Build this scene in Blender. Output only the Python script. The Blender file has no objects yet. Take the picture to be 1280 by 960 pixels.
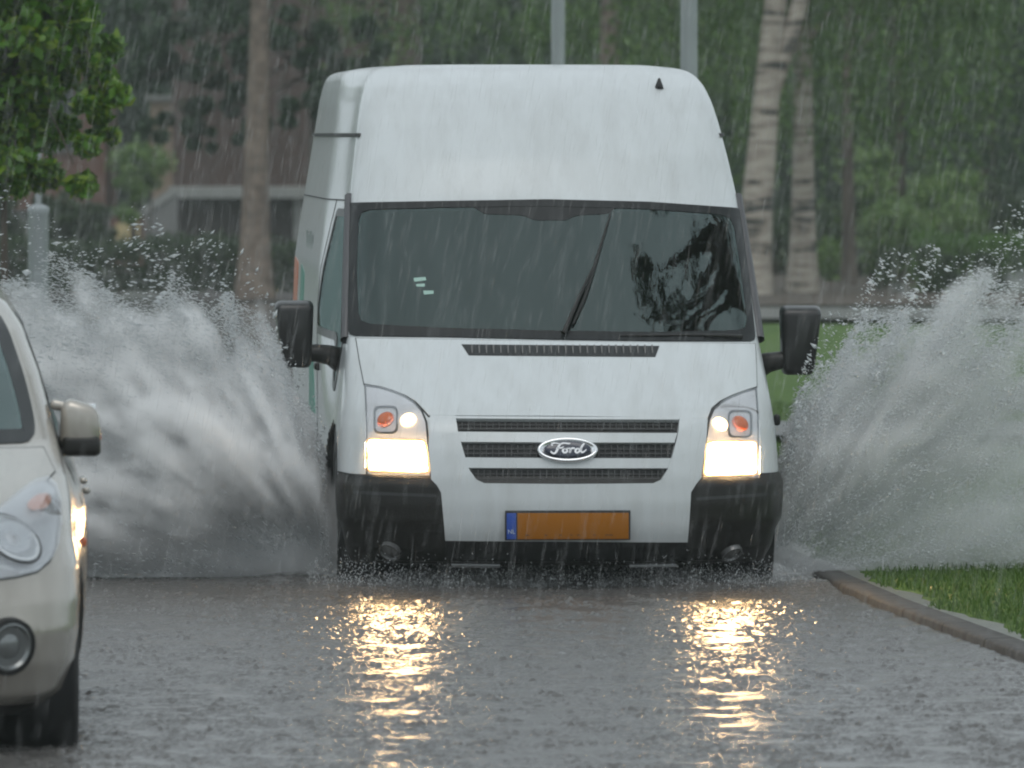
import bpy, bmesh, math, random
import numpy as np
from mathutils import Vector, Matrix, noise as mnoise
from mathutils.geometry import delaunay_2d_cdt

random.seed(7)
RNG = np.random.default_rng(11)
sc = bpy.context.scene
COL = sc.collection
R = math.radians

# ------------------------------------------------------------------ camera
F = 10440.0            # focal length in pixels of the 1280 px wide photograph
CAMZ, HOR = 2.0, 168.0
cam = bpy.data.cameras.new('camera')
camo = bpy.data.objects.new('camera', cam)
COL.objects.link(camo)
camo.location = (0, 0, CAMZ)
camo.rotation_euler = (R(90) - math.atan((480 - HOR) / F), 0, 0)
cam.sensor_width = 36.0
cam.lens = 36.0 * F / 1280.0
cam.clip_start, cam.clip_end = 0.5, 2000
cam.dof.use_dof = True
cam.dof.focus_distance = 35.6
cam.dof.aperture_fstop = 7.0
sc.camera = camo

# ------------------------------------------------------------------ world, sun, exposure
w = bpy.data.worlds.new('World')
sc.world = w
w.use_nodes = True
nt = w.node_tree
bg = nt.nodes['Background']
sky = nt.nodes.new('ShaderNodeTexSky')
sky.sky_type = 'NISHITA'
sky.sun_disc = False
SUN_EL, SUN_AZ = 66.0, 185.0          # high, behind the camera, hidden by cloud
sky.sun_elevation = R(SUN_EL)
sky.sun_rotation = R(SUN_AZ)
sky.air_density, sky.dust_density, sky.ozone_density = 1.0, 6.0, 1.0
hsv = nt.nodes.new('ShaderNodeHueSaturation')
hsv.inputs['Saturation'].default_value = 0.32
nt.links.new(sky.outputs[0], hsv.inputs['Color'])
deck = nt.nodes.new('ShaderNodeMix'); deck.data_type = 'RGBA'          # closed rain cloud over most of the sky
deck.inputs['Factor'].default_value = 0.72
deck.inputs['B'].default_value = (9.3, 10.5, 11.2, 1)
nt.links.new(hsv.outputs[0], deck.inputs['A'])
cl = nt.nodes.new('ShaderNodeTexNoise'); cl.inputs['Scale'].default_value = 2.6; cl.inputs['Detail'].default_value = 5
tcw = nt.nodes.new('ShaderNodeTexCoord'); nt.links.new(tcw.outputs['Generated'], cl.inputs['Vector'])
cr = nt.nodes.new('ShaderNodeMapRange'); cr.inputs['From Min'].default_value = .3; cr.inputs['From Max'].default_value = .7
cr.inputs['To Min'].default_value = .72; cr.inputs['To Max'].default_value = 1.28
nt.links.new(cl.outputs['Fac'], cr.inputs['Value'])
cm = nt.nodes.new('ShaderNodeVectorMath'); cm.operation = 'SCALE'
nt.links.new(deck.outputs['Result'], cm.inputs[0]); nt.links.new(cr.outputs[0], cm.inputs['Scale'])
nt.links.new(cm.outputs[0], bg.inputs['Color'])
bg.inputs['Strength'].default_value = 0.12
sun = bpy.data.lights.new('sun', 'SUN')
sun.energy = 0.6
sun.angle = R(35)
sun.color = (1.0, 0.97, 0.93)
suno = bpy.data.objects.new('sun', sun)
COL.objects.link(suno)
_a = R(SUN_AZ)
_sd = Vector((math.sin(_a) * math.cos(R(SUN_EL)), math.cos(_a) * math.cos(R(SUN_EL)), math.sin(R(SUN_EL))))
suno.rotation_euler = _sd.to_track_quat('Z', 'Y').to_euler()
suno.location = (0, 0, 40)
sc.view_settings.view_transform = 'Standard'
sc.view_settings.look = 'None'
sc.view_settings.gamma = 1.0
sc.view_settings.use_curve_mapping = False
sc.view_settings.exposure = -0.44
sc.cycles.use_denoising = True
sc.cycles.max_bounces = 10
sc.cycles.volume_bounces = 12
sc.cycles.transparent_max_bounces = 24
sc.cycles.sample_clamp_indirect = 30.0
sc.cycles.filter_width = 2.1
sc.cycles.caustics_reflective = True
sc.cycles.use_adaptive_sampling = True
sc.cycles.adaptive_threshold = 0.02

# ------------------------------------------------------------------ helpers
def at(px, py, d):
    """point seen at pixel (px,py) of the photograph, d metres away: used to survey the layout"""
    return Vector(((px - 640) * d / F, d, CAMZ - (py - HOR) * d / F))

def gd(py):
    """distance of the ground seen at picture height py"""
    return CAMZ * F / (py - HOR)

def tag(o, label, cat, group=None, kind=None):
    o['label'] = label
    o['category'] = cat
    if group: o['group'] = group
    if kind: o['kind'] = kind
    return o

def struct(o):
    o['kind'] = 'structure'
    return o

def empty(name, loc=(0, 0, 0), rz=0.0):
    o = bpy.data.objects.new(name, None)
    o.empty_display_size = 0.2
    COL.objects.link(o)
    o.location = loc
    o.rotation_euler = (0, 0, rz)
    return o

def link(name, me, mat=None, parent=None, smooth=True):
    o = bpy.data.objects.new(name, me)
    COL.objects.link(o)
    if mat is not None and not me.materials: me.materials.append(mat)
    if parent is not None: o.parent = parent
    if smooth and len(me.polygons):
        me.polygons.foreach_set('use_smooth', np.ones(len(me.polygons), bool))
    return o

def arr_mesh(name, V, Fc):
    V = np.asarray(V, np.float32); Fc = np.asarray(Fc, np.int32)
    me = bpy.data.meshes.new(name)
    n, k = Fc.shape
    me.vertices.add(len(V)); me.vertices.foreach_set('co', V.ravel())
    me.loops.add(n * k); me.loops.foreach_set('vertex_index', Fc.ravel())
    me.polygons.add(n)
    me.polygons.foreach_set('loop_start', np.arange(0, n * k, k, dtype=np.int32))
    me.update(calc_edges=True)
    me.validate()
    return me

def bm_mesh(name, bm):
    me = bpy.data.meshes.new(name)
    bmesh.ops.recalc_face_normals(bm, faces=bm.faces[:])
    bm.to_mesh(me); bm.free()
    return me

def add_box(bm, c, s, rot=None, bev=0.0, seg=2):
    r = bmesh.ops.create_cube(bm, size=1.0)
    vs = r['verts']
    bmesh.ops.scale(bm, vec=s, verts=vs)
    if bev > 0:
        es = list({e for v in vs for e in v.link_edges})
        q = bmesh.ops.bevel(bm, geom=es, offset=bev, segments=seg, profile=0.5, affect='EDGES')
        vs = list({v for f in q['faces'] for v in f.verts} | {v for v in vs if v.is_valid})
    if rot is not None:
        bmesh.ops.rotate(bm, verts=vs, cent=(0, 0, 0), matrix=rot)
    bmesh.ops.translate(bm, vec=c, verts=vs)
    return vs

def tube_np(P, rad, k=8):
    """tapered tube round a polyline -> verts, quads"""
    P = np.asarray(P, float); rad = np.asarray(rad, float)
    n = len(P)
    T = np.gradient(P, axis=0); T /= np.linalg.norm(T, axis=1)[:, None] + 1e-9
    ref = np.array([0.31, 0.95, 0.05]) if abs(T[0][2]) > 0.6 else np.array([0, 0, 1.0])
    V = []
    for i in range(n):
        a = np.cross(T[i], ref); a /= np.linalg.norm(a) + 1e-9
        b = np.cross(T[i], a)
        for j in range(k):
            t = 2 * math.pi * j / k
            V.append(P[i] + rad[i] * (math.cos(t) * a + math.sin(t) * b))
    Q = [(i * k + j, i * k + (j + 1) % k, (i + 1) * k + (j + 1) % k, (i + 1) * k + j) for i in range(n - 1) for j in range(k)]
    return np.array(V), np.array(Q)

class Acc:
    """collects quad geometry of ONE mesh"""
    def __init__(s): s.V = []; s.Q = []; s.n = 0
    def add(s, V, Q):
        s.V.append(np.asarray(V, np.float32)); s.Q.append(np.asarray(Q, np.int32) + s.n); s.n += len(V)
    def tube(s, P, rad, k=8): s.add(*tube_np(P, rad, k))
    def mesh(s, name): return arr_mesh(name, np.concatenate(s.V), np.concatenate(s.Q))

def revolve(bm, prof, axis='X', seg=40, closed=False):
    """profile [(a, r)]: a along the axis"""
    rings = []
    for a, r in prof:
        ring = []
        for j in range(seg):
            t = 2 * math.pi * j / seg
            c, s_ = r * math.cos(t), r * math.sin(t)
            ring.append(bm.verts.new((a, c, s_) if axis == 'X' else ((c, a, s_) if axis == 'Y' else (c, s_, a))))
        rings.append(ring)
    m = len(rings)
    for i in range(m if closed else m - 1):
        A, B = rings[i], rings[(i + 1) % m]
        for j in range(seg):
            bm.faces.new((A[j], A[(j + 1) % seg], B[(j + 1) % seg], B[j]))
    if not closed:
        for ring, flip in ((rings[0], 1), (rings[-1], 0)):
            bm.faces.new(ring[::-1] if flip else ring)

# ------------------------------------------------------------------ materials
MATS = {}
def mat(name, col, rough=0.5, metal=0.0, spec=0.5, emit=None, estr=0.0, coat=0.0, var=0.0, vscale=6.0, bump=0.0, bscale=40.0, alpha=1.0, trans=0.0):
    m = bpy.data.materials.new(name); m.use_nodes = True
    t = m.node_tree; b = t.nodes['Principled BSDF']
    b.inputs['Base Color'].default_value = (*col, 1)
    b.inputs['Roughness'].default_value = rough
    b.inputs['Metallic'].default_value = metal
    b.inputs['Specular IOR Level'].default_value = spec
    b.inputs['Coat Weight'].default_value = coat
    b.inputs['Coat Roughness'].default_value = 0.06
    b.inputs['Transmission Weight'].default_value = trans
    if emit:
        b.inputs['Emission Color'].default_value = (*emit, 1)
        b.inputs['Emission Strength'].default_value = estr
    if var > 0:
        tc = t.nodes.new('ShaderNodeTexCoord'); nz = t.nodes.new('ShaderNodeTexNoise')
        nz.inputs['Scale'].default_value = vscale; nz.inputs['Detail'].default_value = 6
        t.links.new(tc.outputs['Object'], nz.inputs['Vector'])
        mx = t.nodes.new('ShaderNodeMix'); mx.data_type = 'RGBA'
        mx.inputs['A'].default_value = (*[c * (1 - var) for c in col], 1)
        mx.inputs['B'].default_value = (*[min(1, c * (1 + var)) for c in col], 1)
        t.links.new(nz.outputs['Fac'], mx.inputs['Factor'])
        t.links.new(mx.outputs['Result'], b.inputs['Base Color'])
    if bump > 0:
        tc = t.nodes.new('ShaderNodeTexCoord'); nz = t.nodes.new('ShaderNodeTexNoise')
        nz.inputs['Scale'].default_value = bscale; nz.inputs['Detail'].default_value = 3
        t.links.new(tc.outputs['Object'], nz.inputs['Vector'])
        bp = t.nodes.new('ShaderNodeBump'); bp.inputs['Strength'].default_value = bump; bp.inputs['Distance'].default_value = 0.004
        t.links.new(nz.outputs['Fac'], bp.inputs['Height'])
        t.links.new(bp.outputs['Normal'], b.inputs['Normal'])
    MATS[name] = m
    return m

def leaf_mat(name, c1, c2, c3, gloss=0.35):
    m = bpy.data.materials.new(name); m.use_nodes = True
    t = m.node_tree; b = t.nodes['Principled BSDF']
    g = t.nodes.new('ShaderNodeNewGeometry')
    rp = t.nodes.new('ShaderNodeValToRGB')
    rp.color_ramp.elements[0].color = (*c1, 1); rp.color_ramp.elements[1].color = (*c3, 1)
    e = rp.color_ramp.elements.new(0.55); e.color = (*c2, 1)
    t.links.new(g.outputs['Random Per Island'], rp.inputs['Fac'])
    t.links.new(rp.outputs['Color'], b.inputs['Base Color'])
    b.inputs['Roughness'].default_value = gloss
    tr = t.nodes.new('ShaderNodeBsdfTranslucent')
    t.links.new(rp.outputs['Color'], tr.inputs['Color'])
    mx = t.nodes.new('ShaderNodeMixShader'); mx.inputs['Fac'].default_value = 0.3
    t.links.new(b.outputs[0], mx.inputs[1]); t.links.new(tr.outputs[0], mx.inputs[2])
    t.links.new(mx.outputs[0], t.nodes['Material Output'].inputs['Surface'])
    MATS[name] = m
    return m

def glass_mat(name, tint=(0.55, 0.66, 0.64), rough=0.02, bump=0.0, boost=1.0, gcol=(0.80, 0.98, 0.96)):
    m = bpy.data.materials.new(name); m.use_nodes = True
    t = m.node_tree
    t.nodes.remove(t.nodes['Principled BSDF'])
    tp = t.nodes.new('ShaderNodeBsdfTransparent'); tp.inputs['Color'].default_value = (*tint, 1)
    gl = t.nodes.new('ShaderNodeBsdfGlossy'); gl.inputs['Roughness'].default_value = rough
    gl.inputs['Color'].default_value = (*gcol, 1)
    fr = t.nodes.new('ShaderNodeFresnel'); fr.inputs['IOR'].default_value = 1.5
    mu = t.nodes.new('ShaderNodeMath'); mu.operation = 'MULTIPLY'; mu.inputs[1].default_value = boost; mu.use_clamp = True
    t.links.new(fr.outputs[0], mu.inputs[0])
    mx = t.nodes.new('ShaderNodeMixShader')
    t.links.new(mu.outputs[0], mx.inputs['Fac'])
    t.links.new(tp.outputs[0], mx.inputs[1]); t.links.new(gl.outputs[0], mx.inputs[2])
    t.links.new(mx.outputs[0], t.nodes['Material Output'].inputs['Surface'])
    if bump > 0:
        tc = t.nodes.new('ShaderNodeTexCoord'); mp = t.nodes.new('ShaderNodeMapping')
        mp.inputs['Scale'].default_value = (30, 8, 8)
        nz = t.nodes.new('ShaderNodeTexNoise'); nz.inputs['Scale'].default_value = 1.0; nz.inputs['Detail'].default_value = 4
        t.links.new(tc.outputs['Object'], mp.inputs['Vector']); t.links.new(mp.outputs[0], nz.inputs['Vector'])
        bp = t.nodes.new('ShaderNodeBump'); bp.inputs['Strength'].default_value = bump; bp.inputs['Distance'].default_value = 0.003
        t.links.new(nz.outputs['Fac'], bp.inputs['Height'])
        t.links.new(bp.outputs['Normal'], gl.inputs['Normal'])
    MATS[name] = m
    return m

def bark_birch():
    m = bpy.data.materials.new('birch_bark'); m.use_nodes = True
    t = m.node_tree; b = t.nodes['Principled BSDF']
    tc = t.nodes.new('ShaderNodeTexCoord'); mp = t.nodes.new('ShaderNodeMapping')
    mp.inputs['Scale'].default_value = (2.0, 2.0, 13.0)
    nz = t.nodes.new('ShaderNodeTexNoise'); nz.inputs['Scale'].default_value = 1.0; nz.inputs['Detail'].default_value = 5; nz.inputs['Roughness'].default_value = 0.62
    t.links.new(tc.outputs['Object'], mp.inputs['Vector']); t.links.new(mp.outputs[0], nz.inputs['Vector'])
    n2 = t.nodes.new('ShaderNodeTexNoise'); n2.inputs['Scale'].default_value = 1.5; n2.inputs['Detail'].default_value = 4
    t.links.new(tc.outputs['Object'], n2.inputs['Vector'])
    ad = t.nodes.new('ShaderNodeMath'); ad.operation = 'ADD'
    sm = t.nodes.new('ShaderNodeMath'); sm.operation = 'MULTIPLY'; sm.inputs[1].default_value = 0.5
    t.links.new(n2.outputs['Fac'], sm.inputs[0]); t.links.new(nz.outputs['Fac'], ad.inputs[0]); t.links.new(sm.outputs[0], ad.inputs[1])
    rp = t.nodes.new('ShaderNodeValToRGB')
    rp.color_ramp.elements[0].position = 0.63; rp.color_ramp.elements[0].color = (0.03, 0.03, 0.025, 1)
    rp.color_ramp.elements[1].position = 0.86; rp.color_ramp.elements[1].color = (0.42, 0.38, 0.32, 1)
    e = rp.color_ramp.elements.new(0.70); e.color = (0.27, 0.23, 0.19, 1)
    t.links.new(ad.outputs[0], rp.inputs['Fac']); t.links.new(rp.outputs[0], b.inputs['Base Color'])
    b.inputs['Roughness'].default_value = 0.7
    return m

def brick_mat(name, c1, c2, mortar, sc_=1.0):
    m = bpy.data.materials.new(name); m.use_nodes = True
    t = m.node_tree; b = t.nodes['Principled BSDF']
    tc = t.nodes.new('ShaderNodeTexCoord'); mp = t.nodes.new('ShaderNodeMapping')
    mp.inputs['Rotation'].default_value = (R(90), 0, 0)
    br = t.nodes.new('ShaderNodeTexBrick'); br.inputs['Scale'].default_value = 4.5 * sc_
    br.inputs['Color1'].default_value = (*c1, 1); br.inputs['Color2'].default_value = (*c2, 1); br.inputs['Mortar'].default_value = (*mortar, 1)
    br.inputs['Mortar Size'].default_value = 0.018
    t.links.new(tc.outputs['Object'], mp.inputs['Vector']); t.links.new(mp.outputs[0], br.inputs['Vector'])
    t.links.new(br.outputs['Color'], b.inputs['Base Color'])
    b.inputs['Roughness'].default_value = 0.75
    return m

def ramp_noise_mat(name, stops, scale, rough=0.8, detail=8, stretch=(1, 1, 1), bump=0.0, spec=0.5):
    m = bpy.data.materials.new(name); m.use_nodes = True
    t = m.node_tree; b = t.nodes['Principled BSDF']
    tc = t.nodes.new('ShaderNodeTexCoord'); mp = t.nodes.new('ShaderNodeMapping'); mp.inputs['Scale'].default_value = stretch
    nz = t.nodes.new('ShaderNodeTexNoise'); nz.inputs['Scale'].default_value = scale; nz.inputs['Detail'].default_value = detail
    t.links.new(tc.outputs['Object'], mp.inputs['Vector']); t.links.new(mp.outputs[0], nz.inputs['Vector'])
    rp = t.nodes.new('ShaderNodeValToRGB')
    rp.color_ramp.elements[0].position, rp.color_ramp.elements[0].color = stops[0][0], (*stops[0][1], 1)
    rp.color_ramp.elements[1].position, rp.color_ramp.elements[1].color = stops[-1][0], (*stops[-1][1], 1)
    for p, c in stops[1:-1]:
        e = rp.color_ramp.elements.new(p); e.color = (*c, 1)
    t.links.new(nz.outputs['Fac'], rp.inputs['Fac']); t.links.new(rp.outputs[0], b.inputs['Base Color'])
    b.inputs['Roughness'].default_value = rough
    b.inputs['Specular IOR Level'].default_value = spec
    if bump > 0:
        bp = t.nodes.new('ShaderNodeBump'); bp.inputs['Strength'].default_value = bump; bp.inputs['Distance'].default_value = 0.02
        t.links.new(nz.outputs['Fac'], bp.inputs['Height']); t.links.new(bp.outputs['Normal'], b.inputs['Normal'])
    return m

M_white = mat('van_white_paint', (0.58, 0.61, 0.62), 0.28, coat=0.4, var=0.035, vscale=2.5)
M_blackp = mat('black_plastic', (0.013, 0.012, 0.011), 0.38, spec=.35, bump=0.25, bscale=180)
M_black = mat('deep_black', (0.008, 0.008, 0.009), 0.5)
M_frit = mat('black_ceramic_band', (0.010, 0.012, 0.013), 0.35, spec=.3)
M_rubber = mat('tyre_rubber', (0.016, 0.016, 0.016), 0.6, bump=0.3, bscale=90)
M_gap = mat('panel_gap', (0.035, 0.037, 0.038), 0.7)
M_mesh = mat('grille_bars', (0.10, 0.10, 0.10), 0.4)
M_chrome = mat('chrome', (0.72, 0.73, 0.74), 0.15, metal=1.0)
M_silver = mat('silver_plastic', (0.50, 0.51, 0.52), 0.3, metal=0.4)
M_reflector = mat('lamp_reflector', (0.62, 0.62, 0.635), 0.25, metal=0.15)
M_amber = mat('amber_lens', (0.55, 0.12, 0.03), 0.2, coat=0.5)
M_blue = mat('badge_blue', (0.004, 0.009, 0.032), 0.15, coat=0.6)
M_script = mat('badge_script', (0.75, 0.76, 0.78), 0.25, metal=0.3)
M_plate = mat('plate_yellow', (0.30, 0.105, 0.002), 0.6, spec=.25)
M_eu = mat('plate_blue', (0.012, 0.06, 0.33), 0.5)
M_ink = mat('plate_ink', (0.03, 0.015, 0.004), 0.5)
M_pale = mat('pale_print', (0.45, 0.52, 0.6), 0.5)
M_green = mat('green_decal', (0.02, 0.24, 0.17), 0.4)
M_orange = mat('orange_marker', (0.55, 0.12, 0.03), 0.35)
M_greydec = mat('grey_decal', (0.30, 0.34, 0.33), 0.5)
M_beige = mat('beige_metallic_paint', (0.43, 0.40, 0.355), 0.27, metal=0.55, coat=0.7, var=0.03, vscale=3)
M_glass = glass_mat('windscreen_glass', (0.84, 0.92, 0.90), 0.012, 0.08, 1.9)
M_sideglass = glass_mat('side_glass', (0.30, 0.38, 0.35), 0.01, 0.05, .35)
M_lens = glass_mat('lamp_cover', (0.96, 0.96, 0.96), 0.03, 0.0, 0.35, (.95, .96, .98))
M_dash = mat('dashboard_plastic', (0.07, 0.072, 0.075), 0.6)
M_seat = mat('seat_fabric', (0.10, 0.11, 0.125), 0.9, var=0.3, vscale=60)
M_skin = mat('skin', (0.60, 0.38, 0.28), 0.5)
M_cloth = mat('dark_jacket', (0.05, 0.06, 0.08), 0.85)
M_hair = mat('hair', (0.03, 0.022, 0.016), 0.6)
M_post = mat('galvanised_steel', (0.34, 0.37, 0.38), 0.42, metal=0.35, var=0.12, vscale=5)
M_birch = bark_birch()
M_bark = ramp_noise_mat('grey_bark', [(0.3, (0.05, 0.04, 0.034)), (0.7, (0.16, 0.13, 0.105))], 3.0, stretch=(3, 3, 0.6))
M_tanbark = ramp_noise_mat('tan_bark', [(0.3, (0.10, 0.075, 0.06)), (0.7, (0.24, 0.19, 0.15))], 3.0, stretch=(2, 2, 3))
M_leaf_maple = leaf_mat('maple_leaf', (0.05, 0.13, 0.012), (0.11, 0.26, 0.02), (0.27, 0.38, 0.03))
M_leaf_weep = leaf_mat('weeping_leaf', (0.045, 0.105, 0.018), (0.085, 0.18, 0.03), (0.16, 0.26, 0.055))
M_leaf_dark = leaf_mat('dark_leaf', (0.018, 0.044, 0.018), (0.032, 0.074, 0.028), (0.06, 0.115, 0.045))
M_leaf_mid = leaf_mat('mid_leaf', (0.10, 0.18, 0.05), (0.16, 0.26, 0.075), (0.25, 0.36, 0.11))
M_leaf_hedge = leaf_mat('hedge_leaf', (0.05, 0.11, 0.018), (0.09, 0.19, 0.03), (0.13, 0.25, 0.045))
M_leaf_grass = leaf_mat('grass_blade', (0.05, 0.10, 0.015), (0.075, 0.15, 0.02), (0.12, 0.19, 0.04))
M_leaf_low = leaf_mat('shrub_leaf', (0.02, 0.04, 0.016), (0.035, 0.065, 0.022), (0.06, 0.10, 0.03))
M_wood = ramp_noise_mat('wood_mass', [(0.35, (0.012, 0.022, 0.014)), (0.65, (0.035, 0.055, 0.03))], 1.2)

def grime(m, dirt, amt, stretch):
    t = m.node_tree; b = t.nodes['Principled BSDF']; src = b.inputs['Base Color'].links[0].from_socket
    tc = t.nodes.new('ShaderNodeTexCoord'); mp = t.nodes.new('ShaderNodeMapping'); mp.inputs['Scale'].default_value = stretch
    nz = t.nodes.new('ShaderNodeTexNoise'); nz.inputs['Scale'].default_value = 1.0; nz.inputs['Detail'].default_value = 7; nz.inputs['Roughness'].default_value = .65
    t.links.new(tc.outputs['Object'], mp.inputs['Vector']); t.links.new(mp.outputs[0], nz.inputs['Vector'])
    rp = t.nodes.new('ShaderNodeValToRGB'); rp.color_ramp.elements[0].position = .42; rp.color_ramp.elements[1].position = .75
    rp.color_ramp.elements[1].color = (amt, amt, amt, 1)
    t.links.new(nz.outputs['Fac'], rp.inputs['Fac'])
    mx = t.nodes.new('ShaderNodeMix'); mx.data_type = 'RGBA'; mx.inputs['B'].default_value = (*dirt, 1)
    t.links.new(rp.outputs[0], mx.inputs['Factor']); t.links.new(src, mx.inputs['A']); t.links.new(mx.outputs['Result'], b.inputs['Base Color'])
    n2 = t.nodes.new('ShaderNodeTexNoise'); n2.inputs['Scale'].default_value = 110; n2.inputs['Detail'].default_value = 1
    t.links.new(tc.outputs['Object'], n2.inputs['Vector'])
    bp = t.nodes.new('ShaderNodeBump'); bp.inputs['Strength'].default_value = .10; bp.inputs['Distance'].default_value = .003
    t.links.new(n2.outputs['Fac'], bp.inputs['Height']); t.links.new(bp.outputs['Normal'], b.inputs['Coat Normal'])
grime(M_white, (.33, .33, .31), .30, (11, 3, 1.6))
grime(M_beige, (.22, .20, .17), .35, (9, 3, 1.6))

# ------------------------------------------------------------------ ground, road, kerb, paths
KERB = [(26.0, 2.47), (28.5, 2.19), (31.1, 1.906), (34.6, 1.524), (38.0, 1.24), (44.0, .85), (52.0, .45), (64.0, -.05), (85.0, -.9), (110.0, -1.95)]
KERB = [(2.0, 4.9), (12.0, 3.98), (20.0, 3.2)] + KERB
kd = np.array([k[0] for k in KERB]); kx = np.array([k[1] for k in KERB])
def kerb_x(y): return np.interp(y, kd, kx)
LEFT_OFF = 8.2

M_grass = ramp_noise_mat('grass_ground', [(0.3, (0.040, 0.085, 0.014)), (0.5, (0.075, 0.145, 0.022)), (0.72, (0.115, 0.19, 0.04))], 9.0, 0.85, bump=0.4, spec=0.3)
M_soil = ramp_noise_mat('leaf_litter', [(0.3, (0.035, 0.027, 0.02)), (0.7, (0.10, 0.075, 0.055))], 6.0, 0.9)
M_asph = ramp_noise_mat('wet_asphalt', [(0.3, (0.028, 0.028, 0.028)), (0.7, (0.06, 0.058, 0.055))], 30, 0.35)
M_path = ramp_noise_mat('wet_paving', [(0.3, (0.10, 0.10, 0.095)), (0.7, (0.19, 0.19, 0.18))], 4, 0.35)
M_mud = ramp_noise_mat('wet_mud', [(0.3, (0.09, 0.095, 0.07)), (0.7, (0.17, 0.17, 0.14))], 9, 0.4)
M_kerb = ramp_noise_mat('kerb_concrete', [(0.3, (0.045, 0.043, 0.04)), (0.7, (0.11, 0.105, 0.10))], 14, 0.75, spec=.25)
def joints(m):
    t = m.node_tree; b = t.nodes['Principled BSDF']; src = b.inputs['Base Color'].links[0].from_socket
    tc = t.nodes.new('ShaderNodeTexCoord'); sx = t.nodes.new('ShaderNodeSeparateXYZ'); t.links.new(tc.outputs['Object'], sx.inputs[0])
    fr = t.nodes.new('ShaderNodeMath'); fr.operation = 'FRACT'; t.links.new(sx.outputs['Y'], fr.inputs[0])
    lt = t.nodes.new('ShaderNodeMath'); lt.operation = 'LESS_THAN'; lt.inputs[1].default_value = .03; t.links.new(fr.outputs[0], lt.inputs[0])
    mx = t.nodes.new('ShaderNodeMix'); mx.data_type = 'RGBA'; mx.inputs['B'].default_value = (.012, .012, .01, 1)
    t.links.new(lt.outputs[0], mx.inputs['Factor']); t.links.new(src, mx.inputs['A']); t.links.new(mx.outputs['Result'], b.inputs['Base Color'])
joints(M_kerb)

def strip(name, ys, xa, xb, z, mat_, zf=None, parent=None):
    V = []; Q = []
    for i, y in enumerate(ys):
        V += [(xa[i], y, z), (xb[i], y, z)]
        if i: Q.append((2 * i - 2, 2 * i - 1, 2 * i + 1, 2 * i))
    return link(name, arr_mesh(name, V, Q), mat_, parent)

# soil / lawn sheet, with a trench where the road lies
ys = np.concatenate([np.linspace(-180, 0, 4), np.linspace(2, 20, 6), np.linspace(24, 110, 60), np.linspace(120, 180, 4)])
G = []; Q = []
for y in ys:
    k = kerb_x(min(max(y, 2), 110))
    row = [(-180, .12), (k - LEFT_OFF - .45, .12), (k - LEFT_OFF - .44, -.03), (k + .135, -.03), (k + .14, .065), (180, .12)]
    G += [(x, y, z) for x, z in row]
n = 6
for i in range(len(ys) - 1):
    for j in range(n - 1):
        a = i * n + j
        Q.append((a, a + 1, a + n + 1, a + n))
struct(link('ground', arr_mesh('ground', G, Q), M_grass, smooth=False))
yr = np.concatenate([np.linspace(-170, 2, 6), np.linspace(4, 110, 80), np.linspace(115, 170, 4)])
kk = kerb_x(np.clip(yr, 2, 110))
struct(strip('road', yr, kk - LEFT_OFF + .005, kk - .005, 0.0, M_asph))

def kerb_mesh(name, side):
    V = []; Q = []
    yy = np.linspace(4, 108, 150)
    for i, y in enumerate(yy):
        k = kerb_x(y) - (LEFT_OFF if side < 0 else 0)
        s = 1 if side > 0 else -1
        P = [(k, -.02), (k + s * .006, .056), (k + s * .014, .066), (k + s * .125, .0685), (k + s * .128, -.02)]
        V += [(x, y, z) for x, z in P]
        if i:
            for j in range(4):
                a = (i - 1) * 5 + j
                Q.append((a, a + 1, a + 6, a + 5))
    return struct(link(name, arr_mesh(name, V, Q), M_kerb, smooth=False))
kerb_mesh('kerb', 1); kerb_mesh('kerb', -1)
# paved margin right behind the kerb, with grass creeping over it
yy = np.linspace(22, 40, 60)
pk = kerb_x(yy) + .149
# muddy margin between kerb and grass, washed by the spray
yy = np.linspace(22, 40, 80)
struct(strip('soil', yy, kerb_x(yy) + .122, kerb_x(yy) + .19 + .03 * np.sin(yy * 3.1) + .02 * np.sin(yy * 9), .0675, M_mud))
# path crossing the park behind the van
yy = np.linspace(0, 1, 20)
def cross_path(name, d0, d1, x0, x1, slope=0.0):
    V = []; Q = []
    for i, t in enumerate(np.linspace(0, 1, 24)):
        x = x0 + (x1 - x0) * t
        V += [(x, d0 + slope * t, .127), (x, d1 + slope * t, .127)]
        if i: Q.append((2 * i - 2, 2 * i, 2 * i + 1, 2 * i - 1))
    return struct(link(name, arr_mesh(name, V, Q), M_path))
cross_path('path', 85.5, 91.0, .3, 40, -6)
struct(strip('driveway', np.array([52.0, 54.6]), np.array([1.0, .9]), np.array([14.0, 14.0]), .127, M_asph))
# bare leaf litter under the trees
struct(strip('soil', np.array([91.8, 128.0]), np.array([-1.0, -3.0]), np.array([40.0, 40.0]), .124, M_soil))
struct(strip('soil', np.array([101.0, 112.0]), np.array([-40.0, -40.0]), np.array([-9.6, -10.2]), .124, M_soil))

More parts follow.
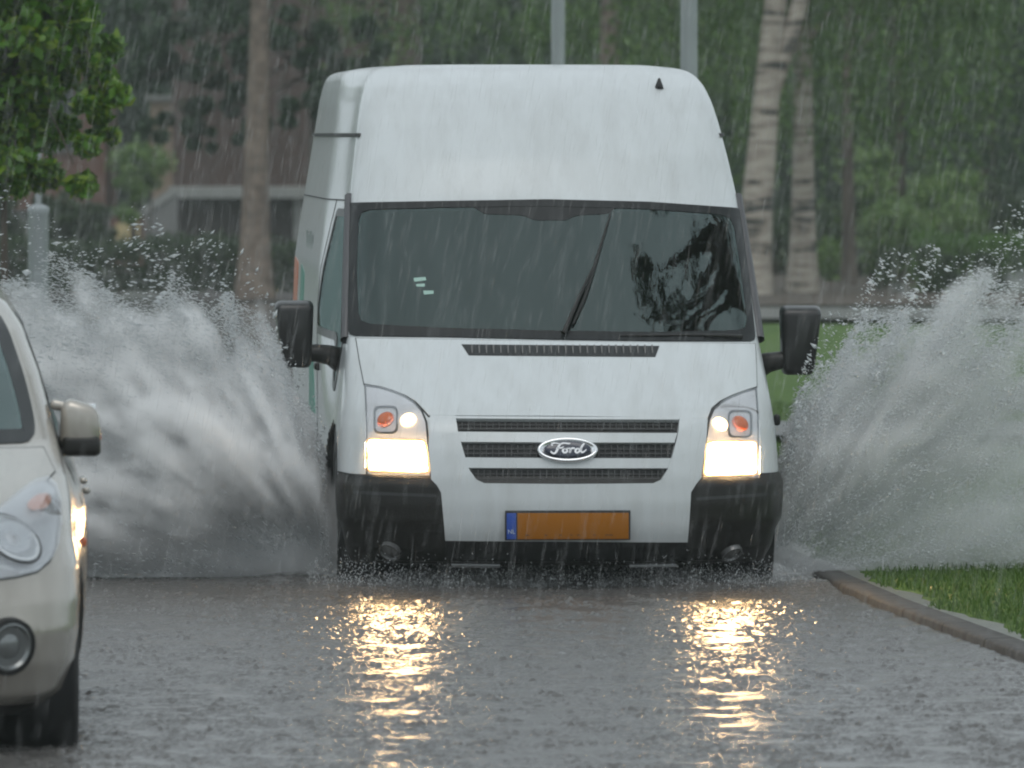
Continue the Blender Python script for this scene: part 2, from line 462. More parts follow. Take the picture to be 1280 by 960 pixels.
# grass blades on the verge close to the road (one mass)
def blades(name, n, gen, h0, h1, wd):
    P = gen(n)
    ang = RNG.uniform(0, 2 * math.pi, n); h = RNG.uniform(h0, h1, n)
    lean = RNG.normal(0, .35, (n, 2)) * h[:, None]
    dx = np.stack([np.cos(ang), np.sin(ang), np.zeros(n)], 1) * wd
    mid = P + np.concatenate([lean * .35, h[:, None] * .6], 1)
    top = P + np.concatenate([lean, h[:, None]], 1)
    V = np.stack([P - dx, P + dx, mid + dx * .7, top, mid - dx * .7], 1).reshape(-1, 3)
    b = np.arange(n)[:, None] * 5
    Fq = np.concatenate([b + np.array([[0, 1, 2, 4]]), b + np.array([[4, 2, 3, 3]])], 0)
    me = arr_mesh(name, V, np.concatenate([np.stack([Fq[:n, 0], Fq[:n, 1], Fq[:n, 2]], 1), np.stack([Fq[:n, 0], Fq[:n, 2], Fq[:n, 3]], 1), Fq[n:, :3]], 0))
    return me
def gen_verge(n):
    y = RNG.uniform(23, 60, n)
    x = kerb_x(y) + .15 + .03 * np.sin(y * 7.7) + np.abs(RNG.normal(0, 1.2, n)) + .05 * (1 + np.sin(y * 3.1))
    return np.stack([x, y, np.full(n, .064)], 1)
tag(link('grass', blades('grass', 70000, gen_verge, .012, .045, .0035), M_leaf_grass), 'bright green wet grass on the verge right of the kerb', 'grass', kind='stuff')

# ------------------------------------------------------------------ flood water with ripples and drop rings
def wave_field(X, Y, seed, amp_scale=1.0):
    g = np.random.default_rng(seed)
    Z = np.zeros_like(X)
    for lam, slope, n_ in ((.55, .011, 6), (.28, .020, 9), (.15, .026, 12), (.085, .028, 14), (.05, .026, 14)):
        for i in range(n_):
            th = g.normal(math.pi / 2, .95)
            k = 2 * math.pi / (lam * g.uniform(.75, 1.3))
            a = slope / k * math.sqrt(2.0 / n_)
            ph = g.uniform(0, 6.28)
            wob = 1.6 * np.sin(X * g.uniform(.6, 2.2) + Y * g.uniform(.6, 2.2) + ph * 3)
            Z += a * np.sin(k * (X * math.cos(th) + Y * math.sin(th)) + ph + wob)
    return Z * amp_scale
def water_patch():
    y0, y1 = 24.0, 46.0
    # rows get farther apart with distance, so each stays about as tall in view
    rows = [y0]
    while rows[-1] < y1:
        rows.append(rows[-1] + .0125 * (rows[-1] / 26.0) ** 1.5)
    rows = np.array(rows)
    nx = 430
    X = np.zeros((len(rows), nx)); Y = np.repeat(rows[:, None], nx, 1)
    for i, y in enumerate(rows):
        xa = max(kerb_x(y) - LEFT_OFF + .02, -.075 * y - .5); xb = kerb_x(y) - .004
        X[i] = np.linspace(xa, xb, nx)
    Z = wave_field(X, Y, 3) * np.interp(Y, [26, 33], [.66, .80])
    # rain drop rings and craters
    g = np.random.default_rng(5)
    for _ in range(6500):
        cy = g.uniform(24.2, 40); cx = g.uniform(-.066 * cy, min(.066 * cy, kerb_x(cy) - .05))
        rr = g.uniform(.02, .085); am = g.uniform(.0015, .0045)
        i0, i1 = np.searchsorted(rows, [cy - rr * 1.6, cy + rr * 1.6])
        if i1 <= i0: continue
        D = np.hypot(X[i0:i1] - cx, Y[i0:i1] - cy)
        Z[i0:i1] += am * np.cos((D - rr) * (2 * math.pi / .035)) * np.exp(-((D - rr) / .022) ** 2)
        Z[i0:i1] += 1.8 * am * np.exp(-(D / .010) ** 2) * g.choice([1.0, 1.9, -.8, 1.4])
    # wake and turbulence in front of the wheels
    for cx, cy in ((-.70, 36.55), (1.10, 36.65)):
        D = np.hypot((X - cx) / 1.0, (Y - cy) / .9)
        Z += .018 * np.exp(-((D - .45) / .25) ** 2) * (1 + .5 * np.sin(9 * X + 3 * Y))
        Z += .012 * np.exp(-(D / .9) ** 2) * wave_field(X * 1.2, Y * 1.2, 9) / .006
    Z[:, -1] = np.minimum(Z[:, -1], .01)
    V = np.stack([X, Y, Z + .035], -1).reshape(-1, 3)
    idx = np.arange(len(rows) * nx).reshape(len(rows), nx)
    Qd = np.stack([idx[:-1, :-1], idx[:-1, 1:], idx[1:, 1:], idx[1:, :-1]], -1).reshape(-1, 4)
    return arr_mesh('water', V, Qd)
def water_mat():
    m = bpy.data.materials.new('flood_water'); m.use_nodes = True
    t = m.node_tree; b = t.nodes['Principled BSDF']
    b.inputs['Base Color'].default_value = (0.112, 0.107, 0.102, 1)
    b.inputs['Roughness'].default_value = 0.22
    b.inputs['Specular IOR Level'].default_value = 1.0
    b.inputs['IOR'].default_value = 1.333
    tc = t.nodes.new('ShaderNodeTexCoord')
    nz = t.nodes.new('ShaderNodeTexNoise'); nz.inputs['Scale'].default_value = 32; nz.inputs['Detail'].default_value = 3
    t.links.new(tc.outputs['Object'], nz.inputs['Vector'])
    bp = t.nodes.new('ShaderNodeBump'); bp.inputs['Strength'].default_value = 0.1; bp.inputs['Distance'].default_value = 0.006
    t.links.new(nz.outputs['Fac'], bp.inputs['Height']); t.links.new(bp.outputs['Normal'], b.inputs['Normal'])
    return m
M_water = water_mat()
struct(link('water', water_patch(), M_water))
def far_water():
    V = []; Q = []
    yy = np.concatenate([np.linspace(46, 108, 40)])
    for i, y in enumerate(yy):
        V += [(kerb_x(y) - LEFT_OFF + .01, y, .03), (kerb_x(y) - .004, y, .03)]
        if i: Q.append((2 * i - 2, 2 * i - 1, 2 * i + 1, 2 * i))
    return arr_mesh('water', V, Q)
struct(link('water', far_water(), M_water))
# wet road surface near and behind the camera
yy = np.linspace(4, 24.1, 10)
struct(strip('water', yy, kerb_x(yy) - LEFT_OFF + .01, kerb_x(yy) - .004, .026, M_water))

# ------------------------------------------------------------------ lofted vehicle bodies
class Surf:
    """body surface y = S(x,z) across the front, then flanks running back"""
    def __init__(s, keys, ye, L, loc, psi):
        a = np.array(keys, float)
        s.z = a[:, 0]; s.K = a[:, 1:]       # yf, wf, wr, c, n, bow
        s.ye, s.L, s.loc, s.psi = ye, L, Vector(loc), psi
        s.root = None
        # smooth the key curves
        zz = np.linspace(s.z[0], s.z[-1], 500)
        KK = np.stack([np.interp(zz, s.z, s.K[:, i]) for i in range(6)], 1)
        ker = np.hanning(13); ker /= ker.sum()
        pad = np.concatenate([np.repeat(KK[:1], 6, 0) + (KK[:1] - KK[1:7][::-1]), KK, np.repeat(KK[-1:], 6, 0) + (KK[-1:] - KK[-7:-1][::-1])])
        s.zz = zz; s.KK = np.stack([np.convolve(pad[:, i], ker, 'valid') for i in range(6)], 1)
    def k(s, z):
        return [float(np.interp(z, s.zz, s.KK[:, i])) for i in range(6)]
    def S(s, x, z):
        yf, wf, wr, c, n, bow = s.k(z)
        u = min(abs(x) / wf, .9995)
        return yf + bow * u * u + c * (1 - (1 - u ** n) ** (1 / n))
    def side_x(s, y, z):
        yf, wf, wr, c, n, bow = s.k(z)
        t = (y - yf - bow) / c
        if t <= 0: return 0.0
        if t < 1: return wf * (1 - (1 - t) ** n) ** (1 / n)
        q = min(1, (y - yf - bow - c) / s.L); q = q * q * (3 - 2 * q)
        return wf + (wr - wf) * q
    def normal(s, x, z):
        wf = s.k(z)[1]
        x = max(-wf * .985, min(wf * .985, x)); e = .004
        sx = (s.S(x + e, z) - s.S(x - e, z)) / (2 * e); sz = (s.S(x, z + e) - s.S(x, z - e)) / (2 * e)
        sx = max(-4, min(4, sx)); sz = max(-3, min(3, sz))
        return Vector((sx, -1, sz)).normalized()
    def pt(s, x, z, off=0.0):
        wf = s.k(z)[1]
        x = max(-wf * .999, min(wf * .999, x))
        return Vector((x, s.S(x, z), z)) + s.normal(x, z) * off
    def to_local(s, px, py):
        """(x,z) on the front surface seen at that pixel of the photograph"""
        y = .6; x = 0; z = .5
        cs, sn = math.cos(s.psi), math.sin(s.psi)
        for _ in range(40):
            d = s.loc.y + x * sn + y * cs
            X = (px - 640) * d / F; z = CAMZ - (py - HOR) * d / F - s.loc.z
            x = (X - s.loc.x + y * sn) / cs
            z = max(s.z[0] + .01, min(s.z[-1] - .01, z))
            wf = s.k(z)[1]
            x = max(-wf * .996, min(wf * .996, x))
            y = .5 * y + .5 * s.S(x, z)
        return x, z
    def outline(s, z, nu=34, nv=16, ns=34, ye=None):
        yf, wf, wr, c, n, bow = s.k(z)
        us = list(np.linspace(0, 2 ** (-1 / n), nu))
        vs = np.linspace(2 ** (-1 / n), 0, nv + 1)[1:]
        us += [(1 - v ** n) ** (1 / n) for v in vs]
        P = []
        for u in us:
            P.append((u * wf, yf + bow * u * u + c * (1 - max(0, 1 - u ** n) ** (1 / n))))
        y1 = yf + bow + c; ye = s.ye if ye is None else ye
        for q in np.linspace(0, 1, ns + 1)[1:] ** 1.0:
            y = y1 + (ye - y1) * q
            x = s.side_x(y, z)
            if q > .97: x -= .05
            P.append((x, y))
        return [(-x, y) for x, y in P[:0:-1]] + P
    def loft(s, name, zs, mat_, cut=None, nu=34, nv=16, ns=34, cap_mat=None):
        rows = [s.outline(z, nu, nv, ns) for z in zs]
        m = len(rows[0])
        V = [(x, y, z) for z, r in zip(zs, rows) for x, y in r]
        bm = bmesh.new()
        bv = [bm.verts.new(v) for v in V]
        for i in range(len(zs) - 1):
            for j in range(m - 1):
                q = [bv[i * m + j], bv[i * m + j + 1], bv[(i + 1) * m + j + 1], bv[(i + 1) * m + j]]
                c = (q[0].co + q[1].co + q[2].co + q[3].co) / 4
                if cut and cut(c): continue
                bm.faces.new(q)
        bm.faces.new([bv[j] for j in range(m)])                        # floor
        bm.faces.new([bv[(len(zs) - 1) * m + j] for j in range(m)][::-1])  # roof cap
        bm.faces.new([bv[i * m] for i in range(len(zs))] + [bv[i * m + m - 1] for i in range(len(zs) - 1, -1, -1)])  # tail
        for v in [v for v in bm.verts if not v.link_faces]: bm.verts.remove(v)
        me = bpy.data.meshes.new(name)
        bmesh.ops.recalc_face_normals(bm, faces=bm.faces[:])
        bm.to_mesh(me); bm.free()
        o = link(name, me, mat_, s.root)
        for p in me.polygons:
            if len(p.vertices) > 4: p.use_smooth = False
        return o
    def band(s, name, z0, z1, off, th, mat_, ymax=None, umin=None, nz=8, parent=None, sides=(1, -1)):
        """a band that follows the outline between two heights"""
        bm = bmesh.new()
        def build(sgn):
            grids = []
            offf = off if callable(off) else (lambda z: off)
            for dth in (0, th):
                g = []
                for z in np.linspace(z0, z1, nz):
                    P = s.outline(z, 34, 16, 60)
                    P = [p for p in P if (ymax is None or p[1] <= ymax + .02)]
                    if umin is not None:
                        P = [p for p in P if p[0] * sgn >= umin * s.k(z)[1]]
                    g.append((z, P))
                mn = min(len(p) for _, p in g)
                rows = []
                for z, P in g:
                    o_ = offf(z) - dth
                    if umin is None:
                        c = len(P) // 2; P = P[c - mn // 2: c + (mn + 1) // 2]
                    else:
                        P = P[:mn] if sgn > 0 else P[-mn:]
                    A = np.array(P); T = np.gradient(A, axis=0); T /= np.linalg.norm(T, axis=1)[:, None]
                    N = np.stack([T[:, 1], -T[:, 0]], 1)
                    A = A + N * o_
                    rows.append([bm.verts.new((a[0], a[1], z)) for a in A])
                grids.append(rows)
            for rows in grids:
                for i in range(nz - 1):
                    for j in range(len(rows[0]) - 1):
                        bm.faces.new((rows[i][j], rows[i][j + 1], rows[i + 1][j + 1], rows[i + 1][j]))
            A, B = grids
            for i in (0, nz - 1):
                for j in range(len(A[0]) - 1):
                    bm.faces.new((A[i][j], A[i][j + 1], B[i][j + 1], B[i][j]))
            for j in (0, -1):
                for i in range(nz - 1):
                    bm.faces.new((A[i][j], A[i + 1][j], B[i + 1][j], B[i][j]))
        if umin is None: build(1)
        else:
            for sg in sides: build(sg)
        o = link(name, bm_mesh(name, bm), mat_, parent or s.root)
        sharp(o.data)
        return o
    def patch(s, name, poly, off, th, mat_, step=.03, parent=None, pix=True, side=None, grow=0.0, hole=None):
        """a panel cut to a polygon (photo pixels, or local x,z / y,z) that hugs the body"""
        if grow: poly = offset_poly(poly, grow)
        P2 = [s.to_local(*p) for p in poly] if pix else list(poly)
        bm = bmesh.new()
        if hole is None:
            cv, _, cf = delaunay_2d_cdt([Vector(p) for p in P2], [], [list(range(len(P2)))], 1, 1e-6)[:3]
            vs = [bm.verts.new((p[0], 0, p[1])) for p in cv]
            for f in cf: bm.faces.new([vs[i] for i in f])
        else:
            H2 = [s.to_local(*p) for p in hole] if pix else list(hole)
            A = [bm.verts.new((a, 0, b)) for a, b in P2]; B = [bm.verts.new((a, 0, b)) for a, b in H2]
            for i in range(len(A)):
                j = (i + 1) % len(A)
                bm.faces.new((A[i], A[j], B[j], B[i]))
        a0, a1 = min(p[0] for p in P2), max(p[0] for p in P2); b0, b1 = min(p[1] for p in P2), max(p[1] for p in P2)
        for ax, lo, hi in ((0, a0, a1), (2, b0, b1)):
            k = lo + step
            while k < hi - 1e-4:
                co = [0, 0, 0]; co[ax] = k; no = [0, 0, 0]; no[ax] = 1
                bmesh.ops.bisect_plane(bm, geom=bm.verts[:] + bm.edges[:] + bm.faces[:], plane_co=co, plane_no=no, dist=1e-5)
                k += step
        def place(v, o_):
            if side is None:
                return s.pt(v.x, v.z, o_)
            return Vector((side * (s.side_x(v.x, v.z) + o_), v.x, v.z))
        bv = [(v, v.co.copy()) for v in bm.verts]
        border = [e for e in bm.edges if len(e.link_faces) == 1]
        top = {}; bot = {}
        out = bmesh.new()
        for v, c in bv:
            top[v.index if v.index >= 0 else id(v)] = None
        bm.verts.index_update()
        T = [out.verts.new(place(v.co, off)) for v in bm.verts]
        Bt = [out.verts.new(place(v.co, off - th)) for v in bm.verts]
        for f in bm.faces:
            ids = [v.index for v in f.verts]
            try:
                out.faces.new([T[i] for i in ids]); out.faces.new([Bt[i] for i in ids][::-1])
            except ValueError: pass
        for e in border:
            a, b = e.verts[0].index, e.verts[1].index
            try: out.faces.new((T[a], T[b], Bt[b], Bt[a]))
            except ValueError: pass
        bm.free()
        o = link(name, bm_mesh(name, out), mat_, parent or s.root)
        sharp(o.data)
        return o

def sharp(me, ang=38):
    try: me.set_sharp_from_angle(angle=R(ang))
    except Exception: pass

def offset_poly(P, g):
    n = len(P); out = []
    ar = sum(P[i][0] * P[(i + 1) % n][1] - P[(i + 1) % n][0] * P[i][1] for i in range(n))
    sg = 1 if ar > 0 else -1
    for i in range(n):
        p0, p1, p2 = P[i - 1], P[i], P[(i + 1) % n]
        def nrm(a, b):
            dx, dy = b[0] - a[0], b[1] - a[1]; l = math.hypot(dx, dy) + 1e-9
            return (dy / l * sg, -dx / l * sg)
        n1, n2 = nrm(p0, p1), nrm(p1, p2)
        mx, my = n1[0] + n2[0], n1[1] + n2[1]; l = mx * mx + my * my + 1e-9
        q = min(2 / l, 1.5)
        out.append((p1[0] + g * mx * q, p1[1] + g * my * q))
    return out

def in_poly(x, z, P):
    c = False; n = len(P); j = n - 1
    for i in range(n):
        if (P[i][1] > z) != (P[j][1] > z) and x < (P[j][0] - P[i][0]) * (z - P[i][1]) / (P[j][1] - P[i][1]) + P[i][0]: c = not c
        j = i
    return c

def rounded(P, r, k=4):
    """round the corners of a polygon"""
    out = []; n = len(P)
    for i in range(n):
        p0, p1, p2 = Vector(P[i - 1]), Vector(P[i]), Vector(P[(i + 1) % n])
        a = (p0 - p1); b = (p2 - p1); ra = min(r, a.length * .45, b.length * .45)
        A = p1 + a.normalized() * ra; B = p1 + b.normalized() * ra
        for q in range(k + 1):
            t = q / k
            out.append(tuple((1 - t) ** 2 * A + 2 * t * (1 - t) * p1 + t * t * B))
    return out

def wheel(parent, x, y, z, r, wd, side, rim_r=.62):
    wh = empty('wheel'); wh.parent = parent; wh.location = (x, y, z)
    bm = bmesh.new()
    h = wd / 2
    revolve(bm, [(-h * .8, r * .62), (-h, r * .72), (-h, r * .9), (-h * .75, r * .985), (-h * .3, r), (h * .3, r), (h * .75, r * .985), (h, r * .9), (h, r * .72), (h * .8, r * .62)], 'X', 48)
    link('tyre', bm_mesh('tyre', bm), M_rubber, wh)
    bm = bmesh.new()
    revolve(bm, [(side * h * .55, r * .62), (side * h * .82, r * .6), (side * h * .6, r * .52), (side * h * .45, r * .2), (side * h * .7, r * .14), (side * h * .7, 0.004)], 'X', 36)
    for i in range(5):
        t = 2 * math.pi * i / 5
        add_box(bm, (side * h * .62, math.cos(t) * r * .33, math.sin(t) * r * .33), (.02, r * .42, r * .11), Matrix.Rotation(t, 3, 'X'), .004)
    link('rim', bm_mesh('rim', bm), M_silver, wh)
    return wh

# =========================================================================== THE VAN
VL, VPSI = (0.2345, 36.0, 0.0), 0.061
#      z     yf    wf    wr    c    n   bow
VK = [(0.13, .16, .900, .930, .42, 3.0, .10),
      (0.20, .06, .930, .960, .42, 3.0, .10),
      (0.30, .01, .950, .985, .42, 3.0, .10),
      (0.40, .00, .958, .990, .42, 3.0, .10),
      (0.52, .01, .962, .992, .42, 3.0, .10),
      (0.62, .04, .960, .994, .44, 3.1, .10),
      (0.72, .09, .955, .995, .46, 3.3, .10),
      (0.80, .17, .948, .995, .46, 3.5, .10),
      (0.90, .33, .938, .995, .40, 3.9, .10),
      (1.00, .50, .925, .995, .32, 4.6, .09),
      (1.10, .68, .912, .995, .24, 5.5, .09),
      (1.20, .78, .906, .994, .22, 6.0, .09),
      (1.40, .98, .894, .985, .22, 6.0, .09),
      (1.60, 1.18, .880, .955, .22, 6.0, .09),
      (1.72, 1.30, .872, .935, .24, 6.0, .09),
      (1.90, 1.46, .846, .905, .28, 5.5, .09),
      (2.05, 1.62, .822, .880, .30, 5.0, .09),
      (2.15, 1.75, .802, .864, .32, 4.6, .09),
      (2.22, 1.87, .780, .848, .34, 4.2, .09),
      (2.265, 1.99, .755, .832, .36, 4.0, .09),
      (2.295, 2.10, .722, .808, .40, 3.8, .08),
      (2.315, 2.26, .660, .755, .45, 3.4, .06),
      (2.322, 2.50, .560, .650, .50, 3.0, .05)]
van = empty('delivery_van', VL, VPSI)
tag(van, 'white high roofed delivery van with lit headlights ploughing through the flooded road', 'van')
V = Surf(VK, 5.45, 1.0, VL, VPSI); V.root = van

WS_OUT = rounded([(430, 254), (560, 252), (685, 250), (810, 253), (926, 261), (934, 340), (944, 427), (820, 427), (690, 425), (560, 422), (437, 420), (433, 340)], 6, 2)
WS_IN = rounded([(449, 263), (560, 260), (685, 259), (810, 262), (915, 270), (926, 340), (935, 413), (820, 416), (690, 414), (560, 411), (449, 405), (446, 340)], 14, 2)
ws_cut = [V.to_local(*p) for p in offset_poly(WS_IN, 4)]
SIDE_WIN = rounded([(1.02, 1.19), (1.40, 1.635), (1.62, 1.665), (2.02, 1.665), (2.04, 1.10), (1.30, 1.08), (1.18, .90), (1.06, .86)], .05, 3)
SIDE_WIN = rounded([(1.10, 1.10), (1.46, 1.63), (1.62, 1.665), (2.02, 1.665), (2.04, 1.10), (1.36, 1.08), (1.22, .88), (1.10, .85)], .05, 3)
sw_cut = offset_poly(SIDE_WIN, -.025)
WH = [(.98, .33), (4.25, .33)]
def van_cut(c):
    if c.y < 1.6 and in_poly(c.x, c.z, ws_cut) and c.y < V.S(c.x, c.z) + .03: return True
    if abs(c.x) > .8 and in_poly(c.y, c.z, sw_cut): return True
    if abs(c.x) > .7 and c.y > .5 and any((c.y - a) ** 2 + (c.z - b) ** 2 < .40 ** 2 for a, b in WH): return True
    return False
zs = np.concatenate([np.linspace(.14, 1.02, 60), np.linspace(1.035, 1.74, 48), np.linspace(1.76, 2.2, 26), np.linspace(2.21, 2.3215, 22)])
V.loft('body', zs, M_white, van_cut, 40, 20, 90)
# wheel arch liners and floor
for sx in (1, -1):
    for a, b in WH:
        bm = bmesh.new()
        revolve(bm, [(sx * .955, .42), (sx * .55, .42), (sx * .55, .05)], 'X', 36)
        o = link('wheel_arch', bm_mesh('wheel_arch', bm), M_black, van); o.location = (0, a, b)
        wheel(van, sx * .85, a, .335, .335, .215, sx)
bm = bmesh.new(); add_box(bm, (0, 2.9, .22), (1.5, 4.6, .12)); link('underbody', bm_mesh('underbody', bm), M_black, van)

# --- front panels
LAMP_L = [(458, 484), (476, 487), (492, 492), (506, 498), (518, 506), (527, 516), (532, 528), (535, 560), (538, 596), (498, 595), (460, 593)]
LAMP_R = [(943.5, 488), (930, 492), (915, 498), (902, 505), (892, 514), (887, 526), (883, 550), (880, 575), (877, 599.5), (912, 599), (945.5, 598)]
BONNET = [(446, 424), (560, 426), (700, 428), (850, 430), (943, 431), (945, 484), (930, 489), (914, 495), (900, 502), (889, 511), (884, 523.5), (700, 521), (536, 520), (530, 513), (520, 503), (507, 495), (492, 489), (476, 484), (456, 480.5), (450, 450)]
V.patch('bonnet_gap', BONNET, .0015, .004, M_gap, .04, grow=1.6)
bon = V.patch('bonnet', BONNET, .007, .008, M_white, .03)
VENT = [(577, 432.5), (824, 434.5), (819, 448), (586, 446)]
vent = V.patch('bonnet_vent', VENT, .0095, .004, M_black, .04, parent=bon)
bm = bmesh.new()
for i in range(26):
    px = 590 + i * 9
    x, z = V.to_local(px, 440); p = V.pt(x, z, .010)
    add_box(bm, p, (.006, .02, .045), Matrix.Rotation(R(-38), 3, 'X'))
link('vent_slats', bm_mesh('vent_slats', bm), M_mesh, vent, False)

# black corner bumper, lower grille, chin
bump = V.band('bumper', .135, .528, lambda z: .006 + .017 * min(1, max(0, (.527 - z) / .045)) - .018 * min(1, max(0, (.33 - z) / .05)), .02, M_blackp, ymax=.58, nz=36)
V.patch('bumper_top_gap', [(404, 589), (460, 595.5), (538, 599), (877, 602), (946, 601), (976, 596), (976, 598), (946, 603), (877, 604), (538, 601), (460, 597.5), (404, 591)], .013, .002, M_gap, .04, parent=bump)
GR_BACK = [(560, 524), (856, 526), (838, 610), (578, 609)]
gr = V.patch('grille', GR_BACK, .004, .005, M_black, .05)
# white centre panel with slots
PANEL = [(539, 524.5), (570, 525), (573, 541), (577, 556), (582, 572), (588, 590), (596, 600), (606, 604.5), (700, 605.5), (815, 604.5), (825, 600), (833, 588), (838, 573), (843, 556), (846, 542), (848, 527.5), (882, 528), (879, 560), (873.5, 598), (867, 606), (861, 616), (857, 674), (700, 673), (558, 672), (553, 616), (548, 607), (541, 600), (537.5, 560)]
pan = V.patch('bumper_panel', PANEL, .030, .030, M_white, .03)
for nm, P in (('grille_bar', [(573, 542.5), (845, 544), (841.5, 556), (577, 555)]), ('grille_bar', [(581, 573.5), (838, 574.5), (834, 587), (587, 586.5)]), ('grille_bar', [(569, 524.5), (849, 526), (848.5, 529), (570, 527.5)])):
    V.patch(nm, P, .024, .020, M_white, .04, parent=gr)
bm = bmesh.new()
for ya, yb, xa, xb in ((528, 542, 574, 843), (557, 573, 581, 838), (588, 603, 594, 826)):
    bm = bmesh.new()
    n_ = int((xb - xa) / 7.6)
    for i in range(n_):
        px = xa + (i + .5) * (xb - xa) / n_
        x, z = V.to_local(px, (ya + yb) / 2); add_box(bm, V.pt(x, z, .009), (.0035, .006, (yb - ya) / 290))
    for t in (.36, .70):
        for i in range(12):
            pa = xa + (xb - xa) * i / 12; pb = xa + (xb - xa) * (i + 1) / 12
            xA, zA = V.to_local(pa, ya + (yb - ya) * t); xB, zB = V.to_local(pb, ya + (yb - ya) * t)
            A, B = V.pt(xA, zA, .0095), V.pt(xB, zB, .0095)
            add_box(bm, (A + B) / 2, ((B - A).length, .006, .0032), Matrix.Rotation(math.atan2(B.y - A.y, B.x - A.x), 3, 'Z'))
    link('grille_mesh', bm_mesh('grille_mesh', bm), M_mesh, gr, False)
# lower grille opening, silver strips and lip
V.patch('lower_grille', [(557, 674), (860, 675.5), (858, 697), (558, 696)], .012, .003, M_black, .05, parent=bump)
V.band('lip', .136, .150, .026, .022, M_blackp, ymax=.36, nz=3, parent=bump)
for P in ([(565, 701.5), (625, 702.5), (625, 707.5), (565, 706.5)], [(786, 703.5), (845, 702), (845, 706.5), (786, 708)]):
    V.patch('trim_strip', P, .020, .012, M_silver, .05, parent=bump)
# fog lamps, tow cover
for px, py in ((489, 687), (914, 689)):
    x, z = V.to_local(px, py); n_ = V.normal(x, z)
    bm = bmesh.new(); revolve(bm, [(-.01, .05), (.012, .05), (.012, .042), (.002, .038), (.010, .02), (.012, .002)], 'Z', 28)
    o = link('fog_lamp', bm_mesh('fog_lamp', bm), mat('fog_glass', (.10, .10, .10), .15, coat=.6), bump); o.location = V.pt(x, z, .012)
    o.rotation_euler = n_.to_track_quat('Z', 'Y').to_euler(); sharp(o.data)
for P in ([(432, 612), (545, 618), (548, 622), (432, 616)], [(868, 622), (968, 614), (968, 618), (868, 626)]):
    V.patch('bumper_crease', P, .0245, .004, M_gap, .05, parent=bump)

# --- headlights
M_beam = mat('headlight_beam', (0.9, .85, .7), .3, emit=(1.0, .64, .30), estr=24.0)
def beam_nodes(m, strength):
    t = m.node_tree; b = t.nodes['Principled BSDF']
    tc = t.nodes.new('ShaderNodeTexCoord'); nz = t.nodes.new('ShaderNodeTexNoise'); nz.inputs['Scale'].default_value = 16; nz.inputs['Detail'].default_value = 2
    t.links.new(tc.outputs['Object'], nz.inputs['Vector'])
    rp = t.nodes.new('ShaderNodeValToRGB'); rp.color_ramp.elements[0].position = .34; rp.color_ramp.elements[1].position = .56
    rp.color_ramp.elements[0].color = (.035, .035, .035, 1)
    t.links.new(nz.outputs['Fac'], rp.inputs['Fac'])
    mu = t.nodes.new('ShaderNodeMath'); mu.operation = 'MULTIPLY'; mu.inputs[1].default_value = strength
    t.links.new(rp.outputs[0], mu.inputs[0]); t.links.new(mu.outputs[0], b.inputs['Emission Strength'])
beam_nodes(M_beam, 190.0)
M_park = mat('parking_light', (.9, .8, .6), .3, emit=(1.0, .64, .30), estr=6.0)
M_warmrim = mat('warm_lit_reflector', (.55, .42, .30), .25, metal=.4, emit=(1.0, .55, .22), estr=.55)
for sgn, L, beam, amb, park in ((-1, LAMP_L, [(462, 551), (530, 553), (533, 570), (535.5, 590), (463, 587.5)], (483, 526), (511, 527)),
                               (1, LAMP_R, [(884.5, 555), (942.5, 553.5), (943.5, 592), (881, 594), (883, 575)], (924, 531), (899, 532))):
    V.patch('headlight_gap', L, .0035, .003, M_gap, .04, grow=2.2)
    h = V.patch('headlight', L, .006, .004, M_reflector, .03, grow=-.4)
    V.patch('beam_rim', rounded(offset_poly(beam, 3.2), 5, 2), .009, .003, M_warmrim, .03, parent=h)
    V.patch('beam_reflector', rounded(beam, 4, 2), .011, .004, M_beam, .02, parent=h)
    # indicator
    x, z = V.to_local(*amb); n_ = V.normal(x, z); q = n_.to_track_quat('Z', 'Y').to_euler()
    bx_ = [(amb[0] + 15 * a, amb[1] + 17 * b) for a, b in ((-1, -1), (1, -1), (1, 1), (-1, 1))]
    V.patch('indicator_bezel', rounded(bx_, 8, 4), .010, .003, M_gap, .03, parent=h, hole=rounded(offset_poly(bx_, -2.2), 7, 4))
    bm = bmesh.new(); revolve(bm, [(0, .040), (.006, .040), (.014, .033), (.018, .018), (.019, .002)], 'Z', 28)
    o = link('indicator', bm_mesh('indicator', bm), M_amber, h); o.location = V.pt(x, z, .008); o.rotation_euler = q
    x, z = V.to_local(*park); n_ = V.normal(x, z); q = n_.to_track_quat('Z', 'Y').to_euler()
    bm = bmesh.new(); revolve(bm, [(0, .036), (.010, .034), (.016, .024), (.018, .002)], 'Z', 28)
    o = link('parking_light', bm_mesh('parking_light', bm), M_park, h); o.location = V.pt(x, z, .008); o.rotation_euler = q
    V.patch('lens', L, .024, .003, M_lens, .03, parent=h, grow=-.6)

# --- badge
bx, bz = V.to_local(709, 566)
bg_ = empty('badge'); bg_.parent = van; bp_ = V.pt(bx, bz, .030); bg_.location = bp_
nn = V.normal(bx, bz); bg_.rotation_euler = (math.atan2(nn.z, -nn.y) * -1 + 0, 0, 0)
def ell(bm, a, b, prof, seg=56):
    rings = []
    for s_, y in prof:
        rings.append([bm.verts.new((a * s_ * math.cos(2 * math.pi * j / seg) if True else 0, y, b * (1 - (1 - s_) * (a / b) if s_ > .6 else s_) * math.sin(2 * math.pi * j / seg))) for j in range(seg)])
    for A, B in zip(rings, rings[1:]):
        for j in range(seg): bm.faces.new((A[j], A[(j + 1) % seg], B[(j + 1) % seg], B[j]))
    bm.faces.new(rings[-1])
bm = bmesh.new(); ell(bm, .132, .058, [(1, .012), (1, -.004), (.97, -.011), (.90, -.011), (.87, -.006), (.5, -.006)])
link('badge_rim', bm_mesh('badge_rim', bm), M_chrome, bg_); 
